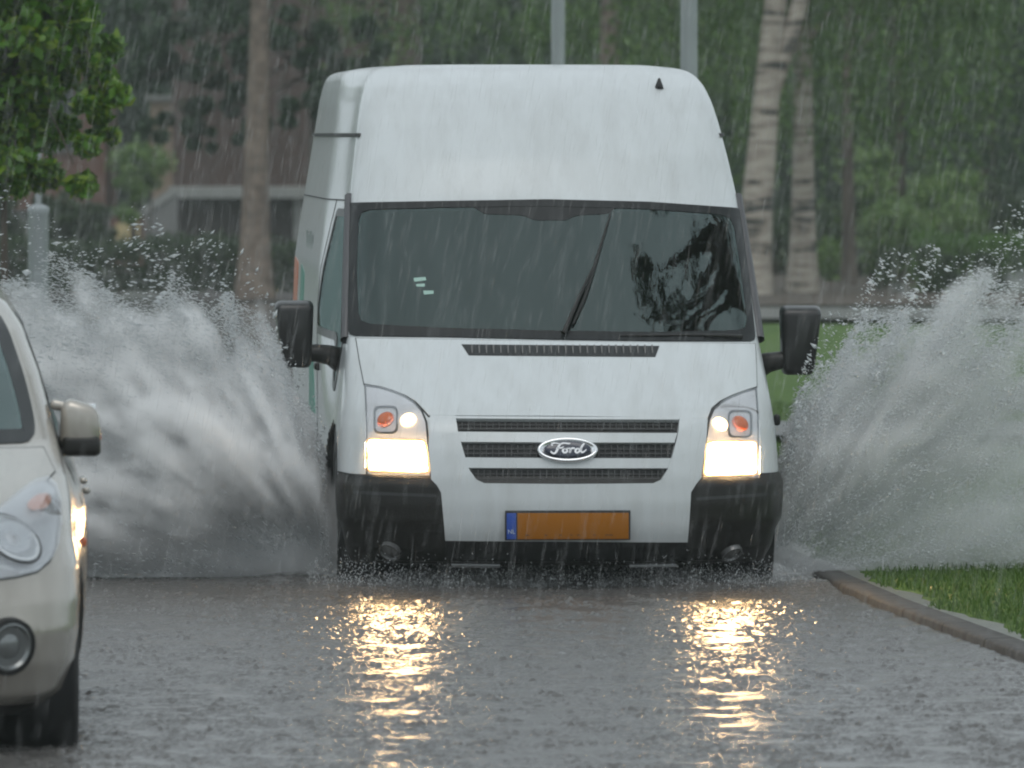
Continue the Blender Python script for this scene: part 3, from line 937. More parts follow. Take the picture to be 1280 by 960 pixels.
bm = bmesh.new(); ell(bm, .100, .038, [(1, .0), (1, -.012), (.93, -.015), (.5, -.016)])
link('badge_plate', bm_mesh('badge_plate', bm), M_blue, bg_)
# handwritten lettering as pen strokes: (x, z, half width)
def pen(bm, pts, y, sub=10):
    P = [Vector((p[0], p[1], p[2])) for p in pts]
    C = []
    for i in range(len(P) - 1):
        p0 = P[max(0, i - 1)]; p1 = P[i]; p2 = P[i + 1]; p3 = P[min(len(P) - 1, i + 2)]
        for q in range(sub):
            t = q / sub
            C.append(.5 * ((2 * p1) + (p2 - p0) * t + (2 * p0 - 5 * p1 + 4 * p2 - p3) * t * t + (3 * p1 - p0 - 3 * p2 + p3) * t ** 3))
    C.append(P[-1])
    prev = None
    for i, c in enumerate(C):
        a = C[min(i + 1, len(C) - 1)] - C[max(0, i - 1)]; l = math.hypot(a.x, a.y) + 1e-9
        nx, nz = -a.y / l * c.z, a.x / l * c.z
        r = [bm.verts.new((c.x + nx, y, c.y + nz)), bm.verts.new((c.x - nx, y, c.y - nz)), bm.verts.new((c.x - nx, y - .003, c.y - nz)), bm.verts.new((c.x + nx, y - .003, c.y + nz))]
        if prev:
            for j in range(4): bm.faces.new((prev[j], prev[(j + 1) % 4], r[(j + 1) % 4], r[j]))
        prev = r
K = .001
STROKES = [
    [(-66, -9, 3), (-60, -17, 4), (-50, -17, 4.5), (-42, -6, 5), (-36, 8, 5), (-28, 19, 4), (-14, 23, 3.5), (2, 21, 3.5), (10, 22, 2)],      # F: stem and sweeping top
    [(-58, 12, 2.5), (-62, 18, 3), (-52, 23, 3), (-38, 22, 2.5), (-26, 19, 2)],
    [(-46, 1, 3), (-36, 4, 3.5), (-24, 4, 3), (-16, 9, 2)],                                                                                  # F: cross stroke
    [(-12, 0, 3), (-19, -4, 4.5), (-18, -13, 4.5), (-9, -15, 4), (-3, -8, 4.5), (-6, -1, 3.5), (-13, 0, 3), (-2, 1, 2.5), (8, 3, 3)],          # o
    [(8, 3, 3), (10, -5, 4.5), (7, -14, 4.5), (9, -5, 4), (16, 2, 4), (24, 2, 4), (26, -1, 3)],                                               # r
    [(44, 0, 3), (35, 0, 4), (29, -7, 4.5), (32, -15, 4), (41, -13, 4), (48, -2, 4.5), (56, 12, 4.5), (64, 22, 3.5)],                          # d
    [(52, 4, 4), (50, -8, 4.5), (55, -14, 4), (64, -10, 3), (71, -2, 2)],
]
bm = bmesh.new()
for st in STROKES: pen(bm, [(a * K * 1.12, b * K * 1.15 - .001, w_ * K * .95) for a, b, w_ in st], -.0155)
link('badge_script', bm_mesh('badge_script', bm), M_script, bg_, False)

# --- number plate
plate_c = V.to_local(709, 656)
pl = empty('number_plate'); pl.parent = van; pc = V.pt(*plate_c, .038); pl.location = pc
PW, PH = .530, .113
bm = bmesh.new(); add_box(bm, (0, 0, .003), (PW + .012, .012, PH + .016), None, .003); link('plate_frame', bm_mesh('plate_frame', bm), M_black, pl)
bm = bmesh.new(); add_box(bm, (.0225, -.008, 0), (PW - .049, .006, PH), None, .002); yp = link('plate_face', bm_mesh('plate_face', bm), M_plate, pl)
bm = bmesh.new(); add_box(bm, (-PW / 2 + .021, -.008, 0), (.041, .006, PH), None, .002); link('country_band', bm_mesh('country_band', bm), M_eu, pl)
def text_mesh(s, size):
    cu = bpy.data.curves.new('text', 'FONT'); cu.body = s; cu.size = size; cu.extrude = .0006; cu.align_x = 'CENTER'; cu.align_y = 'CENTER'
    o = bpy.data.objects.new('text', cu); COL.objects.link(o)
    dg = bpy.context.evaluated_depsgraph_get()
    me = bpy.data.meshes.new_from_object(o.evaluated_get(dg)); bpy.data.objects.remove(o)
    return me
o = link('country_letters', text_mesh('NL', .026), M_pale, pl, False); o.location = (-PW / 2 + .021, -.0122, -.024); o.rotation_euler = (R(90), 0, 0)
for t, l in ((-.185, .018), (-.105, .012), (-.042, .013), (.005, .010), (.035, .014), (.105, .012), (.168, .034)):
    bm = bmesh.new(); add_box(bm, (t + .01, -.0115, -.0385), (l, .0016, .0032))
    link('character_remnant', bm_mesh('character_remnant', bm), M_ink, pl, False)

# --- windscreen
fr_ = V.patch('windscreen_frame', WS_OUT, .006, .012, M_frit, .03, hole=WS_IN)
V.patch('windscreen', WS_IN, .003, .004, M_glass, .035, grow=1.5)
V.patch('mirror_shield', rounded([(590, 258), (770, 260), (760, 268), (720, 270), (708, 276), (668, 276), (655, 270), (605, 268)], 4, 2), .0046, .0012, M_frit, .03)
# wiper
def ws_pt(px, py, off): return V.pt(*V.to_local(px, py), off)
wp = Acc()
wp.tube([ws_pt(704, 420, .020), ws_pt(708, 413, .030), ws_pt(722, 380, .034), ws_pt(742, 338, .032)], [.013, .011, .008, .006], 8)
wp.tube([ws_pt(716, 408, .014), ws_pt(731, 374, .018), ws_pt(742, 338, .024), ws_pt(752, 305, .018), ws_pt(763, 268, .012)], [.005, .007, .008, .006, .004], 8)
link('wiper', wp.mesh('wiper'), M_blackp, van)
wp = Acc()
wp.tube([ws_pt(926, 424, .014), ws_pt(905, 423, .016), ws_pt(880, 422.5, .016)], [.010, .008, .005], 8)
wp.tube([ws_pt(928, 421, .010), ws_pt(880, 421, .011), ws_pt(820, 421.5, .011), ws_pt(775, 421.5, .009)], [.004, .005, .005, .004], 8)
link('wiper', wp.mesh('wiper'), M_blackp, van)
M_glint = mat('glint_paint', (.30, .46, .40), .5)  # pale green patches painting a reflection glint on the windscreen
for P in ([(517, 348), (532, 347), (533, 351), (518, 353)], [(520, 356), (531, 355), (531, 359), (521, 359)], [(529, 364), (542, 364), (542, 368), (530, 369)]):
    V.patch('painted_glint', P, .0045, .001, M_glint, .05)
# A pillar trims, side windows, mirrors
for sd in (-1, 1):
    sw = V.patch('side_window_frame', SIDE_WIN, .004, .010, M_frit, .06, pix=False, side=sd, hole=offset_poly(SIDE_WIN, -.035))
    V.patch('side_window', offset_poly(SIDE_WIN, -.03), .001, .004, M_sideglass, .06, pix=False, side=sd)
    V.patch('door_seam', [(2.10, .36), (2.108, .36), (2.108, 1.70), (2.10, 1.70)], .002, .002, M_gap, .08, pix=False, side=sd)
    V.patch('rub_strip', [(1.45, .50), (5.2, .50), (5.2, .60), (1.45, .60)], .012, .012, M_blackp, .2, pix=False, side=sd)
    bm = bmesh.new()
    add_box(bm, (sd * 1.0, 1.93, .95), (.035, .16, .035), None, .01); link('door_handle', bm_mesh('door_handle', bm), M_blackp, van)
V.band('drip_rail', 1.992, 2.006, .012, .012, M_gap, ymax=5.3, umin=.965, nz=3)
V.band('roof_seam', 1.700, 1.706, .003, .004, M_gap, ymax=5.3, umin=.999, nz=2)
# pillar trim between windscreen and side glass (grey-black plastic)
for sd in (-1, 1):
    P = []
    for z in np.linspace(1.09, 1.72, 12):
        k_ = V.k(z); u = .9985
        P.append(V.pt(sd * k_[1] * u, z, .004))
    a_ = Acc(); a_.tube(P, np.linspace(.026, .022, 12), 8); link('pillar_trim', a_.mesh('pillar_trim'), mat('pillar_plastic', (.075, .075, .08), .35), van)
def mirror_at(px0, px1, py0, py1, armpx, armpy, yl, sd):
    d = VL[1] + yl
    def L(px, py):
        X = (px - 640) * d / F; z = CAMZ - (py - HOR) * d / F
        return (X - VL[0] + yl * VPSI, z)
    xa, za = L(px0, py1); xb, zb = L(px1, py0)
    m = empty('wing_mirror'); m.parent = van; m.location = ((xa + xb) / 2, yl, (za + zb) / 2)
    wd, ht = abs(xb - xa), zb - za
    bm = bmesh.new(); vs = add_box(bm, (0, 0, 0), (wd, .12, ht), None, .028, 3)
    for v in bm.verts:
        if v.co.z < 0: v.co.x = v.co.x * (1 - .25 * (-v.co.z / ht * 2)) + sd * -.012 * (-v.co.z / ht * 2); v.co.y *= 1 + .1
        if v.co.y > .02: v.co.x *= 1.05
        v.co.y -= .02 * (v.co.z / ht)
        if v.co.z > .3 * ht and v.co.y < 0: v.co.z += v.co.y * .28
    link('mirror_housing', bm_mesh('mirror_housing', bm), mat('mirror_plastic', (.012, .012, .012), .32, bump=.1, bscale=120), m)
    bm = bmesh.new(); add_box(bm, (0, .062, .02), (wd * .82, .006, ht * .78), None, .002); link('mirror_glass', bm_mesh('mirror_glass', bm), M_chrome, m)
    ax, az = L(armpx, armpy)
    lx = (V.side_x(yl + .03, .97) - .02) * sd
    a = Acc(); x0 = (xa + xb) / 2
    a.tube([(0, 0, az - m.location.z - .0), ((ax - x0) * .6, .0, az - m.location.z + .005), (ax - x0, .01, az - m.location.z - .005), (lx - x0, .04, az - m.location.z - .03)], [.035, .040, .045, .058], 12)
    link('mirror_arm', a.mesh('mirror_arm'), M_blackp, m)
mirror_at(344, 391, 375, 459, 412, 442, 1.16, -1)
mirror_at(977, 1027, 382, 469, 962, 452, 1.16, 1)
# roof aerial base, side marker, decals on the far part of the flank
x, z = V.to_local(824, 110)
bm = bmesh.new(); revolve(bm, [(0, .020), (.012, .018), (.045, .006), (.05, .001)], 'Z', 16)
o = link('aerial', bm_mesh('aerial', bm), M_black, van); o.location = V.pt(x, z, -.004)
bm = bmesh.new(); add_box(bm, (.985, .80, .74), (.03, .05, .05), None, .012); link('side_repeater', bm_mesh('side_repeater', bm), M_black, van)
V.patch('green_sticker', rounded([(3.9, 1.15), (4.35, 1.17), (4.35, 1.38), (3.9, 1.34)], .04, 2), .002, .003, M_green, .2, pix=False, side=-1)
V.patch('orange_sticker', rounded([(4.75, 1.10), (5.25, 1.12), (5.25, 1.40), (4.75, 1.38)], .03, 2), .0025, .003, M_orange, .2, pix=False, side=-1)
V.patch('green_sticker', [(2.35, .72), (3.1, .72), (3.1, 1.02), (2.75, 1.05)], .002, .003, M_green, .2, pix=False, side=-1)
for i in range(4):
    y = 3.3 + i * .22
    bm = bmesh.new(); add_box(bm, (-(V.side_x(y, 1.48) + .001), y, 1.48), (.004, .10, .10 + .03 * (i % 2)))
    link('side_letter', bm_mesh('side_letter', bm), M_greydec, van, False)
# --- cab interior
bm = bmesh.new()
vs = add_box(bm, (0, 1.02, .93), (1.66, .55, .26), None, .05, 3)
add_box(bm, (.42, 1.12, 1.075), (.34, .18, .06), None, .025, 3)
add_box(bm, (-.35, 1.05, 1.062), (.5, .2, .02), None, .008, 2)
link('dashboard', bm_mesh('dashboard', bm), M_dash, van)
for sx in (-.55, -.12, .45):
    st = empty('seat'); st.parent = van; st.location = (sx, 2.05, .62)
    bm = bmesh.new(); add_box(bm, (0, -.12, .06), (.44, .5, .14), None, .05, 3); link('seat_cushion', bm_mesh('seat_cushion', bm), M_seat, st)
    bm = bmesh.new(); add_box(bm, (0, .16, .42), (.42, .13, .62), Matrix.Rotation(R(-10), 3, 'X'), .05, 3); link('backrest', bm_mesh('backrest', bm), M_seat, st)
    bm = bmesh.new(); add_box(bm, (0, .23, .84), (.24, .10, .18), None, .04, 3); link('headrest', bm_mesh('headrest', bm), M_seat, st)
bm = bmesh.new(); add_box(bm, (0, 2.50, 1.02), (1.66, .03, 1.4)); link('bulkhead', bm_mesh('bulkhead', bm), mat('bulkhead_grey', (.12, .125, .125), .8), van)
bm = bmesh.new(); add_box(bm, (0, 1.75, .56), (1.70, 1.6, .03)); link('cab_floor', bm_mesh('cab_floor', bm), M_dash, van)
# steering wheel, tilted
swl = empty('steering_wheel'); swl.parent = van; swl.location = (.45, 1.44, 1.12); swl.rotation_euler = (R(-32), 0, 0)
bm = bmesh.new()
RW, rw = .19, .014
pr = [(rw * math.sin(2 * math.pi * i / 10), RW + rw * math.cos(2 * math.pi * i / 10)) for i in range(10)]
revolve(bm, pr, 'Z', 40, True); link('steering_rim', bm_mesh('steering_rim', bm), M_blackp, swl)
bm = bmesh.new()
revolve(bm, [(-.05, .05), (0, .055), (.02, .045), (.025, .004)], 'Z', 20)
for a in (0, 120, 240): add_box(bm, (.1 * math.cos(R(a + 90)), .1 * math.sin(R(a + 90)), -.005), (.16, .03, .012), Matrix.Rotation(R(a + 90), 3, 'Z'))
link('steering_hub', bm_mesh('steering_hub', bm), M_blackp, swl)
pm = Acc(); pm.tube([(.27, 1.0, 1.06), (.275, .99, 1.13), (.26, .985, 1.16)], [.007, .007, .007], 8)
link('phone_holder', pm.mesh('phone_holder'), M_blackp, van)
bm = bmesh.new(); add_box(bm, (.255, .99, 1.185), (.07, .02, .05), Matrix.Rotation(R(-15), 3, 'X'), .006); link('phone_clamp', bm_mesh('phone_clamp', bm), M_blackp, van)

# =========================================================================== THE DRIVER
def skin_body(name, joints, edges, material, parent=None, root=0, sub=2):
    me = bpy.data.meshes.new(name)
    me.from_pydata([j[0] for j in joints], edges, [])
    o = bpy.data.objects.new(name, me); COL.objects.link(o)
    if parent: o.parent = parent
    md = o.modifiers.new('skin', 'SKIN')
    for i, v in enumerate(me.skin_vertices[0].data):
        r_ = joints[i][1]; v.radius = (r_, r_) if not isinstance(r_, tuple) else r_
        v.use_root = i == root
    md.use_smooth_shade = True
    s2 = o.modifiers.new('sub', 'SUBSURF'); s2.levels = sub; s2.render_levels = sub
    me.materials.append(material)
    return o
dl = van.matrix_basis @ Vector((.45, 1.95, .70))
drv = empty('person', (VL[0] + .45 * math.cos(VPSI) - 1.93 * math.sin(VPSI), VL[1] + .45 * math.sin(VPSI) + 1.93 * math.cos(VPSI), .70), VPSI)
tag(drv, 'driver in a dark jacket behind the windscreen, both hands on the wheel', 'person')
J = [((0, 0, .06), .13), ((0, .03, .22), .135), ((0, .06, .40), .15), ((0, .06, .50), .10), ((0, .05, .58), .055),
     ((.17, .05, .48), .065), ((.24, -.12, .30), .048), ((.15, -.36, .40), .036),
     ((-.17, .05, .48), .065), ((-.24, -.12, .30), .048), ((-.12, -.36, .46), .036),
     ((.10, -.06, .02), .085), ((.12, -.46, .08), .065), ((.12, -.62, -.1), .05),
     ((-.10, -.06, .02), .085), ((-.12, -.46, .08), .065), ((-.12, -.62, -.1), .05)]
E = [(0, 1), (1, 2), (2, 3), (3, 4), (3, 5), (5, 6), (6, 7), (3, 8), (8, 9), (9, 10), (0, 11), (11, 12), (12, 13), (0, 14), (14, 15), (15, 16)]
skin_body('body', J, E, M_cloth, drv)
bm = bmesh.new(); bmesh.ops.create_uvsphere(bm, u_segments=24, v_segments=18, radius=1)
for v in bm.verts:
    c = v.co
    f = -c.y
    c.x *= .074 * (1 - .18 * max(0, -c.z)); c.y *= .092; c.z *= .112
    if f > .55 and -.035 < c.z < .02 and abs(c.x) < .016: c.y -= .016          # nose
    if f > .6 and .015 < c.z < .035 and .018 < abs(c.x) < .045: c.y += .007      # eye sockets
    if f > .4 and c.z < -.07: c.y -= .008                                          # chin
hd = link('head', bm_mesh('head', bm), M_skin, drv); hd.location = (0, .02, .73)
bm = bmesh.new(); bmesh.ops.create_uvsphere(bm, u_segments=24, v_segments=18, radius=1)
for v in bm.verts: v.co.x *= .080; v.co.y *= .097; v.co.z *= .116
bmesh.ops.delete(bm, geom=[v for v in bm.verts if v.co.z < .035 and v.co.y < .02 or v.co.z < -.03], context='VERTS')
o = link('hair', bm_mesh('hair', bm), M_hair, drv); o.location = (0, .026, .738)
a = Acc(); a.tube([(0, .045, .54), (0, .035, .62), (0, .03, .67)], [.056, .052, .05], 14); link('neck', a.mesh('neck'), M_skin, drv)
for sx, hx, hy, hz in ((1, .15, -.40, .42), (-1, -.10, -.40, .485)):
    J = [((hx, hy + .03, hz), .026), ((hx, hy - .03, hz + .01), (.036, .018))]
    E = [(0, 1)]
    for f in range(4):
        fx = hx + (-.027 + .018 * f); ln = (.030, .034, .033, .026)[f]
        b_ = len(J)
        J += [((fx, hy - .055, hz + .022), .0095), ((fx, hy - .062 - ln * .3, hz - .006), .0088), ((fx, hy - .045 - ln * .2, hz - .030), .0078)]
        E += [(1, b_), (b_, b_ + 1), (b_ + 1, b_ + 2)]
    b_ = len(J)
    J += [((hx - sx * .034, hy - .01, hz + .0), .011), ((hx - sx * .045, hy - .036, hz - .012), .009)]
    E += [(0, b_), (b_, b_ + 1)]
    skin_body('hand', J, E, M_skin, drv, 0, 2)

# =========================================================================== THE PARKED CAR
CPSI = 0.064
CL = (-2.165, 26.2, 0.0)
CK = [(0.155, .16, .69, .75, .50, 2.6, .05),
      (0.22, .07, .765, .81, .50, 2.6, .05),
      (0.32, .02, .80, .832, .52, 2.6, .05),
      (0.42, .00, .812, .842, .55, 2.6, .05),
      (0.52, .01, .815, .848, .58, 2.6, .05),
      (0.62, .04, .815, .850, .62, 2.6, .06),
      (0.70, .10, .800, .850, .66, 2.6, .07),
      (0.76, .18, .798, .846, .66, 2.7, .08),
      (0.82, .34, .792, .835, .60, 2.8, .09),
      (0.88, .58, .780, .818, .50, 3.0, .10),
      (0.94, .86, .764, .795, .40, 3.4, .10),
      (0.985, 1.06, .750, .775, .34, 3.8, .10),
      (1.05, 1.20, .735, .738, .34, 4.0, .10),
      (1.20, 1.49, .695, .692, .34, 4.0, .10),
      (1.35, 1.79, .640, .638, .34, 4.0, .10),
      (1.43, 1.97, .585, .585, .38, 3.6, .10),
      (1.47, 2.14, .510, .540, .42, 3.2, .10),
      (1.49, 2.40, .380, .400, .45, 2.8, .08)]
car = empty('hatchback_car', CL, CPSI)
tag(car, 'beige metallic hatchback with swept headlight, cut off by the left edge of the photo', 'car')
Cs = Surf(CK, 3.94, .8, CL, CPSI); Cs.root = car
CW = [(.80, .30), (3.30, .30)]
def cloc(px, py): return Cs.to_local(px, py)
xA, zA = cloc(46, 553)
WSC = rounded([(-xA, 1.005), (0, .995), (xA, 1.005), (.672, 1.05), (.635, 1.20), (.575, 1.35), (.535, 1.405), (0, 1.42), (-.535, 1.405), (-.575, 1.35), (-.635, 1.20), (-.672, 1.05)], .05, 3)
WSC = rounded([(-.665, 1.0), (0, .99), (.665, 1.0), (.655, 1.08), (.625, 1.20), (.575, 1.34), (.54, 1.395), (0, 1.415), (-.54, 1.395), (-.575, 1.34), (-.625, 1.20), (-.655, 1.08)], .05, 3)
wsc_cut = offset_poly(WSC, -.02)
CSW = rounded([(1.62, .98), (2.05, 1.30), (2.35, 1.385), (3.2, 1.36), (3.45, 1.04)], .05, 3)
csw_cut = offset_poly(CSW, -.02)
def car_cut(c):
    if c.y < 2.2 and in_poly(c.x, c.z, wsc_cut) and c.y < Cs.S(c.x, c.z) + .05: return True
    if abs(c.x) > .5 and c.y > 1.5 and in_poly(c.y, c.z, csw_cut): return True
    if abs(c.x) > .6 and c.y > .42 and any((c.y - a) ** 2 + (c.z - b) ** 2 < .33 ** 2 for a, b in CW): return True
    return False
zs = np.concatenate([np.linspace(.16, 1.0, 64), np.linspace(1.012, 1.44, 34), np.linspace(1.445, 1.489, 10)])
Cs.loft('body', zs, M_beige, car_cut, 34, 20, 80)
for sx in (1, -1):
    for a, b in CW:
        bm = bmesh.new(); revolve(bm, [(sx * .79, .35), (sx * .5, .35), (sx * .5, .05)], 'X', 36)
        o = link('wheel_arch', bm_mesh('wheel_arch', bm), M_black, car); o.location = (0, a, b)
        wheel(car, sx * .715, a, .302, .302, .19, sx)
    Cs.patch('side_window', CSW, .002, .004, M_sideglass, .08, pix=False, side=sx)
    Cs.patch('side_window_frame', offset_poly(CSW, .012), .004, .006, M_frit, .08, pix=False, side=sx, hole=offset_poly(CSW, -.018))
    for y in (1.95, 2.75):
        bm = bmesh.new(); add_box(bm, (sx * (Cs.side_x(y, .80) + .014), y, .80), (.026, .17, .024), None, .01, 2)
        link('door_handle', bm_mesh('door_handle', bm), M_beige, car)
    bm = bmesh.new(); add_box(bm, (sx * (Cs.side_x(1.22, .66) + .002), 1.22, .66), (.02, .06, .03), None, .008, 2)
    link('side_repeater', bm_mesh('side_repeater', bm), M_amber, car)
    Cs.patch('door_seam', [(1.50, .30), (1.508, .30), (1.508, .95), (1.50, .95)], .002, .002, M_gap, .08, pix=False, side=sx)
    # door mirror
    m = empty('wing_mirror'); m.parent = car
    yl = 1.62; d = CL[1] + yl + .04
    def L(px, py): return ((px - 640) * d / F - CL[0] + yl * CPSI, CAMZ - (py - HOR) * d / F)
    xa, za = L(76, 569); xb, zb = L(124, 498)
    m.location = (sx * (xa + xb) / 2, yl, (za + zb) / 2)
    wd, ht = xb - xa, zb - za
    bm = bmesh.new(); add_box(bm, (0, 0, .012), (wd * 1.04, .15, ht * .86), None, .036, 4)
    for v in bm.verts: v.co.z -= .34 * max(0, sx * v.co.x + .02) * (v.co.z > 0) ; v.co.x *= 1 - .12 * (v.co.z / ht)
    link('mirror_housing', bm_mesh('mirror_housing', bm), M_beige, m)
    bm = bmesh.new(); add_box(bm, (sx * .004, .0, -ht * .33), (wd * 1.0, .162, ht * .36), None, .018, 3); link('mirror_base', bm_mesh('mirror_base', bm), M_blackp, m)
    bm = bmesh.new(); add_box(bm, (-sx * wd * .62, .04, -ht * .30), (wd * .5, .07, .05), None, .012, 2); link('mirror_arm', bm_mesh('mirror_arm', bm), M_blackp, m)
    bm = bmesh.new(); add_box(bm, (-sx * wd * .46, .03, ht * .36), (wd * .62, .09, .034), Matrix.Rotation(sx * R(12), 3, 'Y'), .012, 2); link('mirror_sail', bm_mesh('mirror_sail', bm), M_beige, m)
    bm = bmesh.new(); add_box(bm, (0, .078, .012), (wd * .84, .006, ht * .66), None, .002); link('mirror_glass', bm_mesh('mirror_glass', bm), M_chrome, m)
    bm = bmesh.new(); add_box(bm, (sx * wd * .50, -.02, -.035), (.012, .05, .018), None, .004); link('mirror_indicator', bm_mesh('mirror_indicator', bm), M_amber, m)
bm = bmesh.new(); add_box(bm, (0, 2.0, .2), (1.3, 3.2, .1)); link('underbody', bm_mesh('underbody', bm), M_black, car)
Cs.patch('windscreen_frame', offset_poly(WSC, .014), .004, .008, M_frit, .04, pix=False, hole=offset_poly(WSC, -.028))
Cs.patch('windscreen', offset_poly(WSC, -.02), .002, .004, M_glass, .05, pix=False)
bm = bmesh.new(); add_box(bm, (0, 1.55, .92), (1.25, .5, .16), None, .04, 2); link('dashboard', bm_mesh('dashboard', bm), M_dash, car)
for sx in (-.36, .36):
    bm = bmesh.new(); add_box(bm, (sx, 2.3, .80), (.46, .18, .66), Matrix.Rotation(R(-14), 3, 'X'), .06, 3); add_box(bm, (sx, 2.38, 1.2), (.24, .1, .16), None, .04, 3)
    link('seat', bm_mesh('seat', bm), M_seat, car)
bm = bmesh.new(); add_box(bm, (0, 3.0, .55), (1.4, 1.6, .5)); link('rear_seat', bm_mesh('rear_seat', bm), M_seat, car)
# bonnet shut line, headlights, bumper details
def mir(P): return [(-x, z) for x, z in P][::-1]
HLp = [(56, 602), (66, 610), (71, 630), (70.5, 655), (67, 683), (60, 702), (44, 715), (20, 721), (-10, 725), (-30, 722), (-42, 705), (-38, 682), (-18, 655), (0, 637), (22, 619), (42, 605)]
HL = [cloc(*p) for p in HLp]
CBON = [cloc(-10, 640), cloc(22, 616), cloc(42, 602), cloc(57, 598), (.72, .90), (.70, .975), (0, .98)]
FOGb = [cloc(*p) for p in [(-30, 783), (0, 777), (30, 773), (49, 775), (53, 788), (48, 808), (36, 830), (16, 845), (-10, 852), (-36, 850), (-46, 820)]]
M_carlens = glass_mat('car_lamp_cover', (.95, .95, .95), .02, 0, .5, (.95, .96, .98))
M_clear = mat('lamp_bowl', (.50, .51, .52), .24, metal=.5, bump=.35, bscale=90)
M_bowl = mat('lamp_bowl_chrome', (.66, .67, .68), .16, metal=.95)
M_fog = mat('fog_reflector', (.20, .21, .21), .2, metal=.6, coat=.5)
M_peach = mat('pale_amber', (.62, .27, .17), .3)
for sx in (1, -1):
    f = (lambda P: P) if sx > 0 else mir
    Cs.patch('headlight_gap', f(HL), .002, .002, M_gap, .04, pix=False, grow=.006)
    h = Cs.patch('headlight', f(HL), .004, .004, M_clear, .03, pix=False)
    x, z = cloc(12, 677); n_ = Cs.normal(sx * x, z)
    bm = bmesh.new(); revolve(bm, [(.0165, .098), (.0195, .094), (.0195, .088), (.006, .078), (.0035, .05), (.003, .004)], 'Z', 36)
    o = link('lamp_bowl', bm_mesh('lamp_bowl', bm), M_bowl, h); o.location = Cs.pt(sx * x, z, .002); o.rotation_euler = n_.to_track_quat('Z', 'Y').to_euler(); sharp(o.data)
    o2 = bmesh.new(); revolve(o2, [(.002, .034), (.010, .033), (.018, .024), (.021, .004)], 'Z', 24); b2 = link('bulb_shield', bm_mesh('bulb_shield', o2), M_silver, h); b2.location = o.location; b2.rotation_euler = o.rotation_euler
    bm = bmesh.new(); revolve(bm, [(.006, .108), (.0145, .107), (.0150, .101), (.006, .100)], 'Z', 36); o3 = link('lamp_rim', bm_mesh('lamp_rim', bm), M_gap, h); o3.location = o.location; o3.rotation_euler = o.rotation_euler
    IND = [cloc(*p) for p in [(30, 634), (44, 622), (58, 620), (62, 628), (56, 638), (38, 642)]]
    Cs.patch('indicator', f(rounded(IND, .012, 2)), .014, .006, M_peach, .03, pix=False, parent=h)
    Cs.patch('lens', f(HL), .026, .003, M_carlens, .03, pix=False, parent=h, grow=-.002)
    fb = Cs.patch('fog_bezel', f(rounded(FOGb, .03, 2)), .010, .012, M_beige, .03, pix=False)
    x, z = cloc(8, 808); n_ = Cs.normal(sx * x, z)
    bm = bmesh.new(); revolve(bm, [(0, .080), (.012, .078), (.014, .072), (.004, .064), (.002, .040), (.010, .028), (.013, .004)], 'Z', 32)
    o = link('fog_lamp', bm_mesh('fog_lamp', bm), M_fog, fb); o.location = Cs.pt(sx * x, z, .010); o.rotation_euler = n_.to_track_quat('Z', 'Y').to_euler(); sharp(o.data)
    bm = bmesh.new(); revolve(bm, [(-.01, .094), (.014, .092), (.016, .082), (.010, .080), (-.01, .080)], 'Z', 32)
    o = link('fog_ring', bm_mesh('fog_ring', bm), M_black, fb); o.location = Cs.pt(sx * x, z, .010); o.rotation_euler = n_.to_track_quat('Z', 'Y').to_euler(); sharp(o.data)
CB = [(-.70, .968), (0, .974), (.70, .968), (.735, .90)] + [HL[0], HL[15], HL[14], HL[13], HL[12]] + [(.40, .70), (0, .69), (-.40, .70)] + [(-x, z) for x, z in (HL[12], HL[13], HL[14], HL[15], HL[0])] + [(-.735, .90)]
Cs.patch('bonnet_gap', CB, .001, .002, M_gap, .05, pix=False, grow=.005)
Cs.patch('bonnet', CB, .005, .006, M_beige, .035, pix=False)
Cs.patch('front_grille', rounded([(-.38, .62), (.38, .62), (.34, .56), (-.34, .56)], .02, 2), .006, .006, M_black, .04, pix=False)
Cs.patch('lower_intake', rounded([(-.42, .36), (.42, .36), (.46, .22), (-.46, .22)], .04, 3), .006, .006, M_black, .04, pix=False)
Cs.band('chin', .150, .185, .004, .02, M_blackp, ymax=.42, nz=4)
bm = bmesh.new(); add_box(bm, (0, -.012, .47), (.53, .012, .113), None, .002); link('number_plate', bm_mesh('number_plate', bm), M_plate, car)

# =========================================================================== VEGETATION
def leaves_np(C, size, nrm_up=0.35, hang=0.0, aspect=.55, g=RNG):
    n = len(C)
    N = g.normal(0, 1, (n, 3)); N[:, 2] += nrm_up * 2; N /= np.linalg.norm(N, axis=1)[:, None]
    A = g.normal(0, 1, (n, 3)); A[:, 2] -= hang * 3
    A -= N * (A * N).sum(1)[:, None]; A /= np.linalg.norm(A, axis=1)[:, None] + 1e-9
    B = np.cross(N, A)
    s = (size * g.uniform(.6, 1.3, n))[:, None]
    Vv = np.stack([C - A * s * .5, C + B * s * aspect * .5 + N * s * .06, C + A * s * .5, C - B * s * aspect * .5 + N * s * .06], 1).reshape(-1, 3)
    return Vv, np.arange(4 * n).reshape(n, 4)

def clump_points(n, centers, radii, g=RNG):
    i = g.integers(0, len(centers), n)
    d = g.normal(0, 1, (n, 3)); d /= np.linalg.norm(d, axis=1)[:, None]
    r = g.uniform(0, 1, n) ** .45
    return np.asarray(centers)[i] + d * (r * np.asarray(radii)[i])[:, None] * np.array([1, 1, .8])

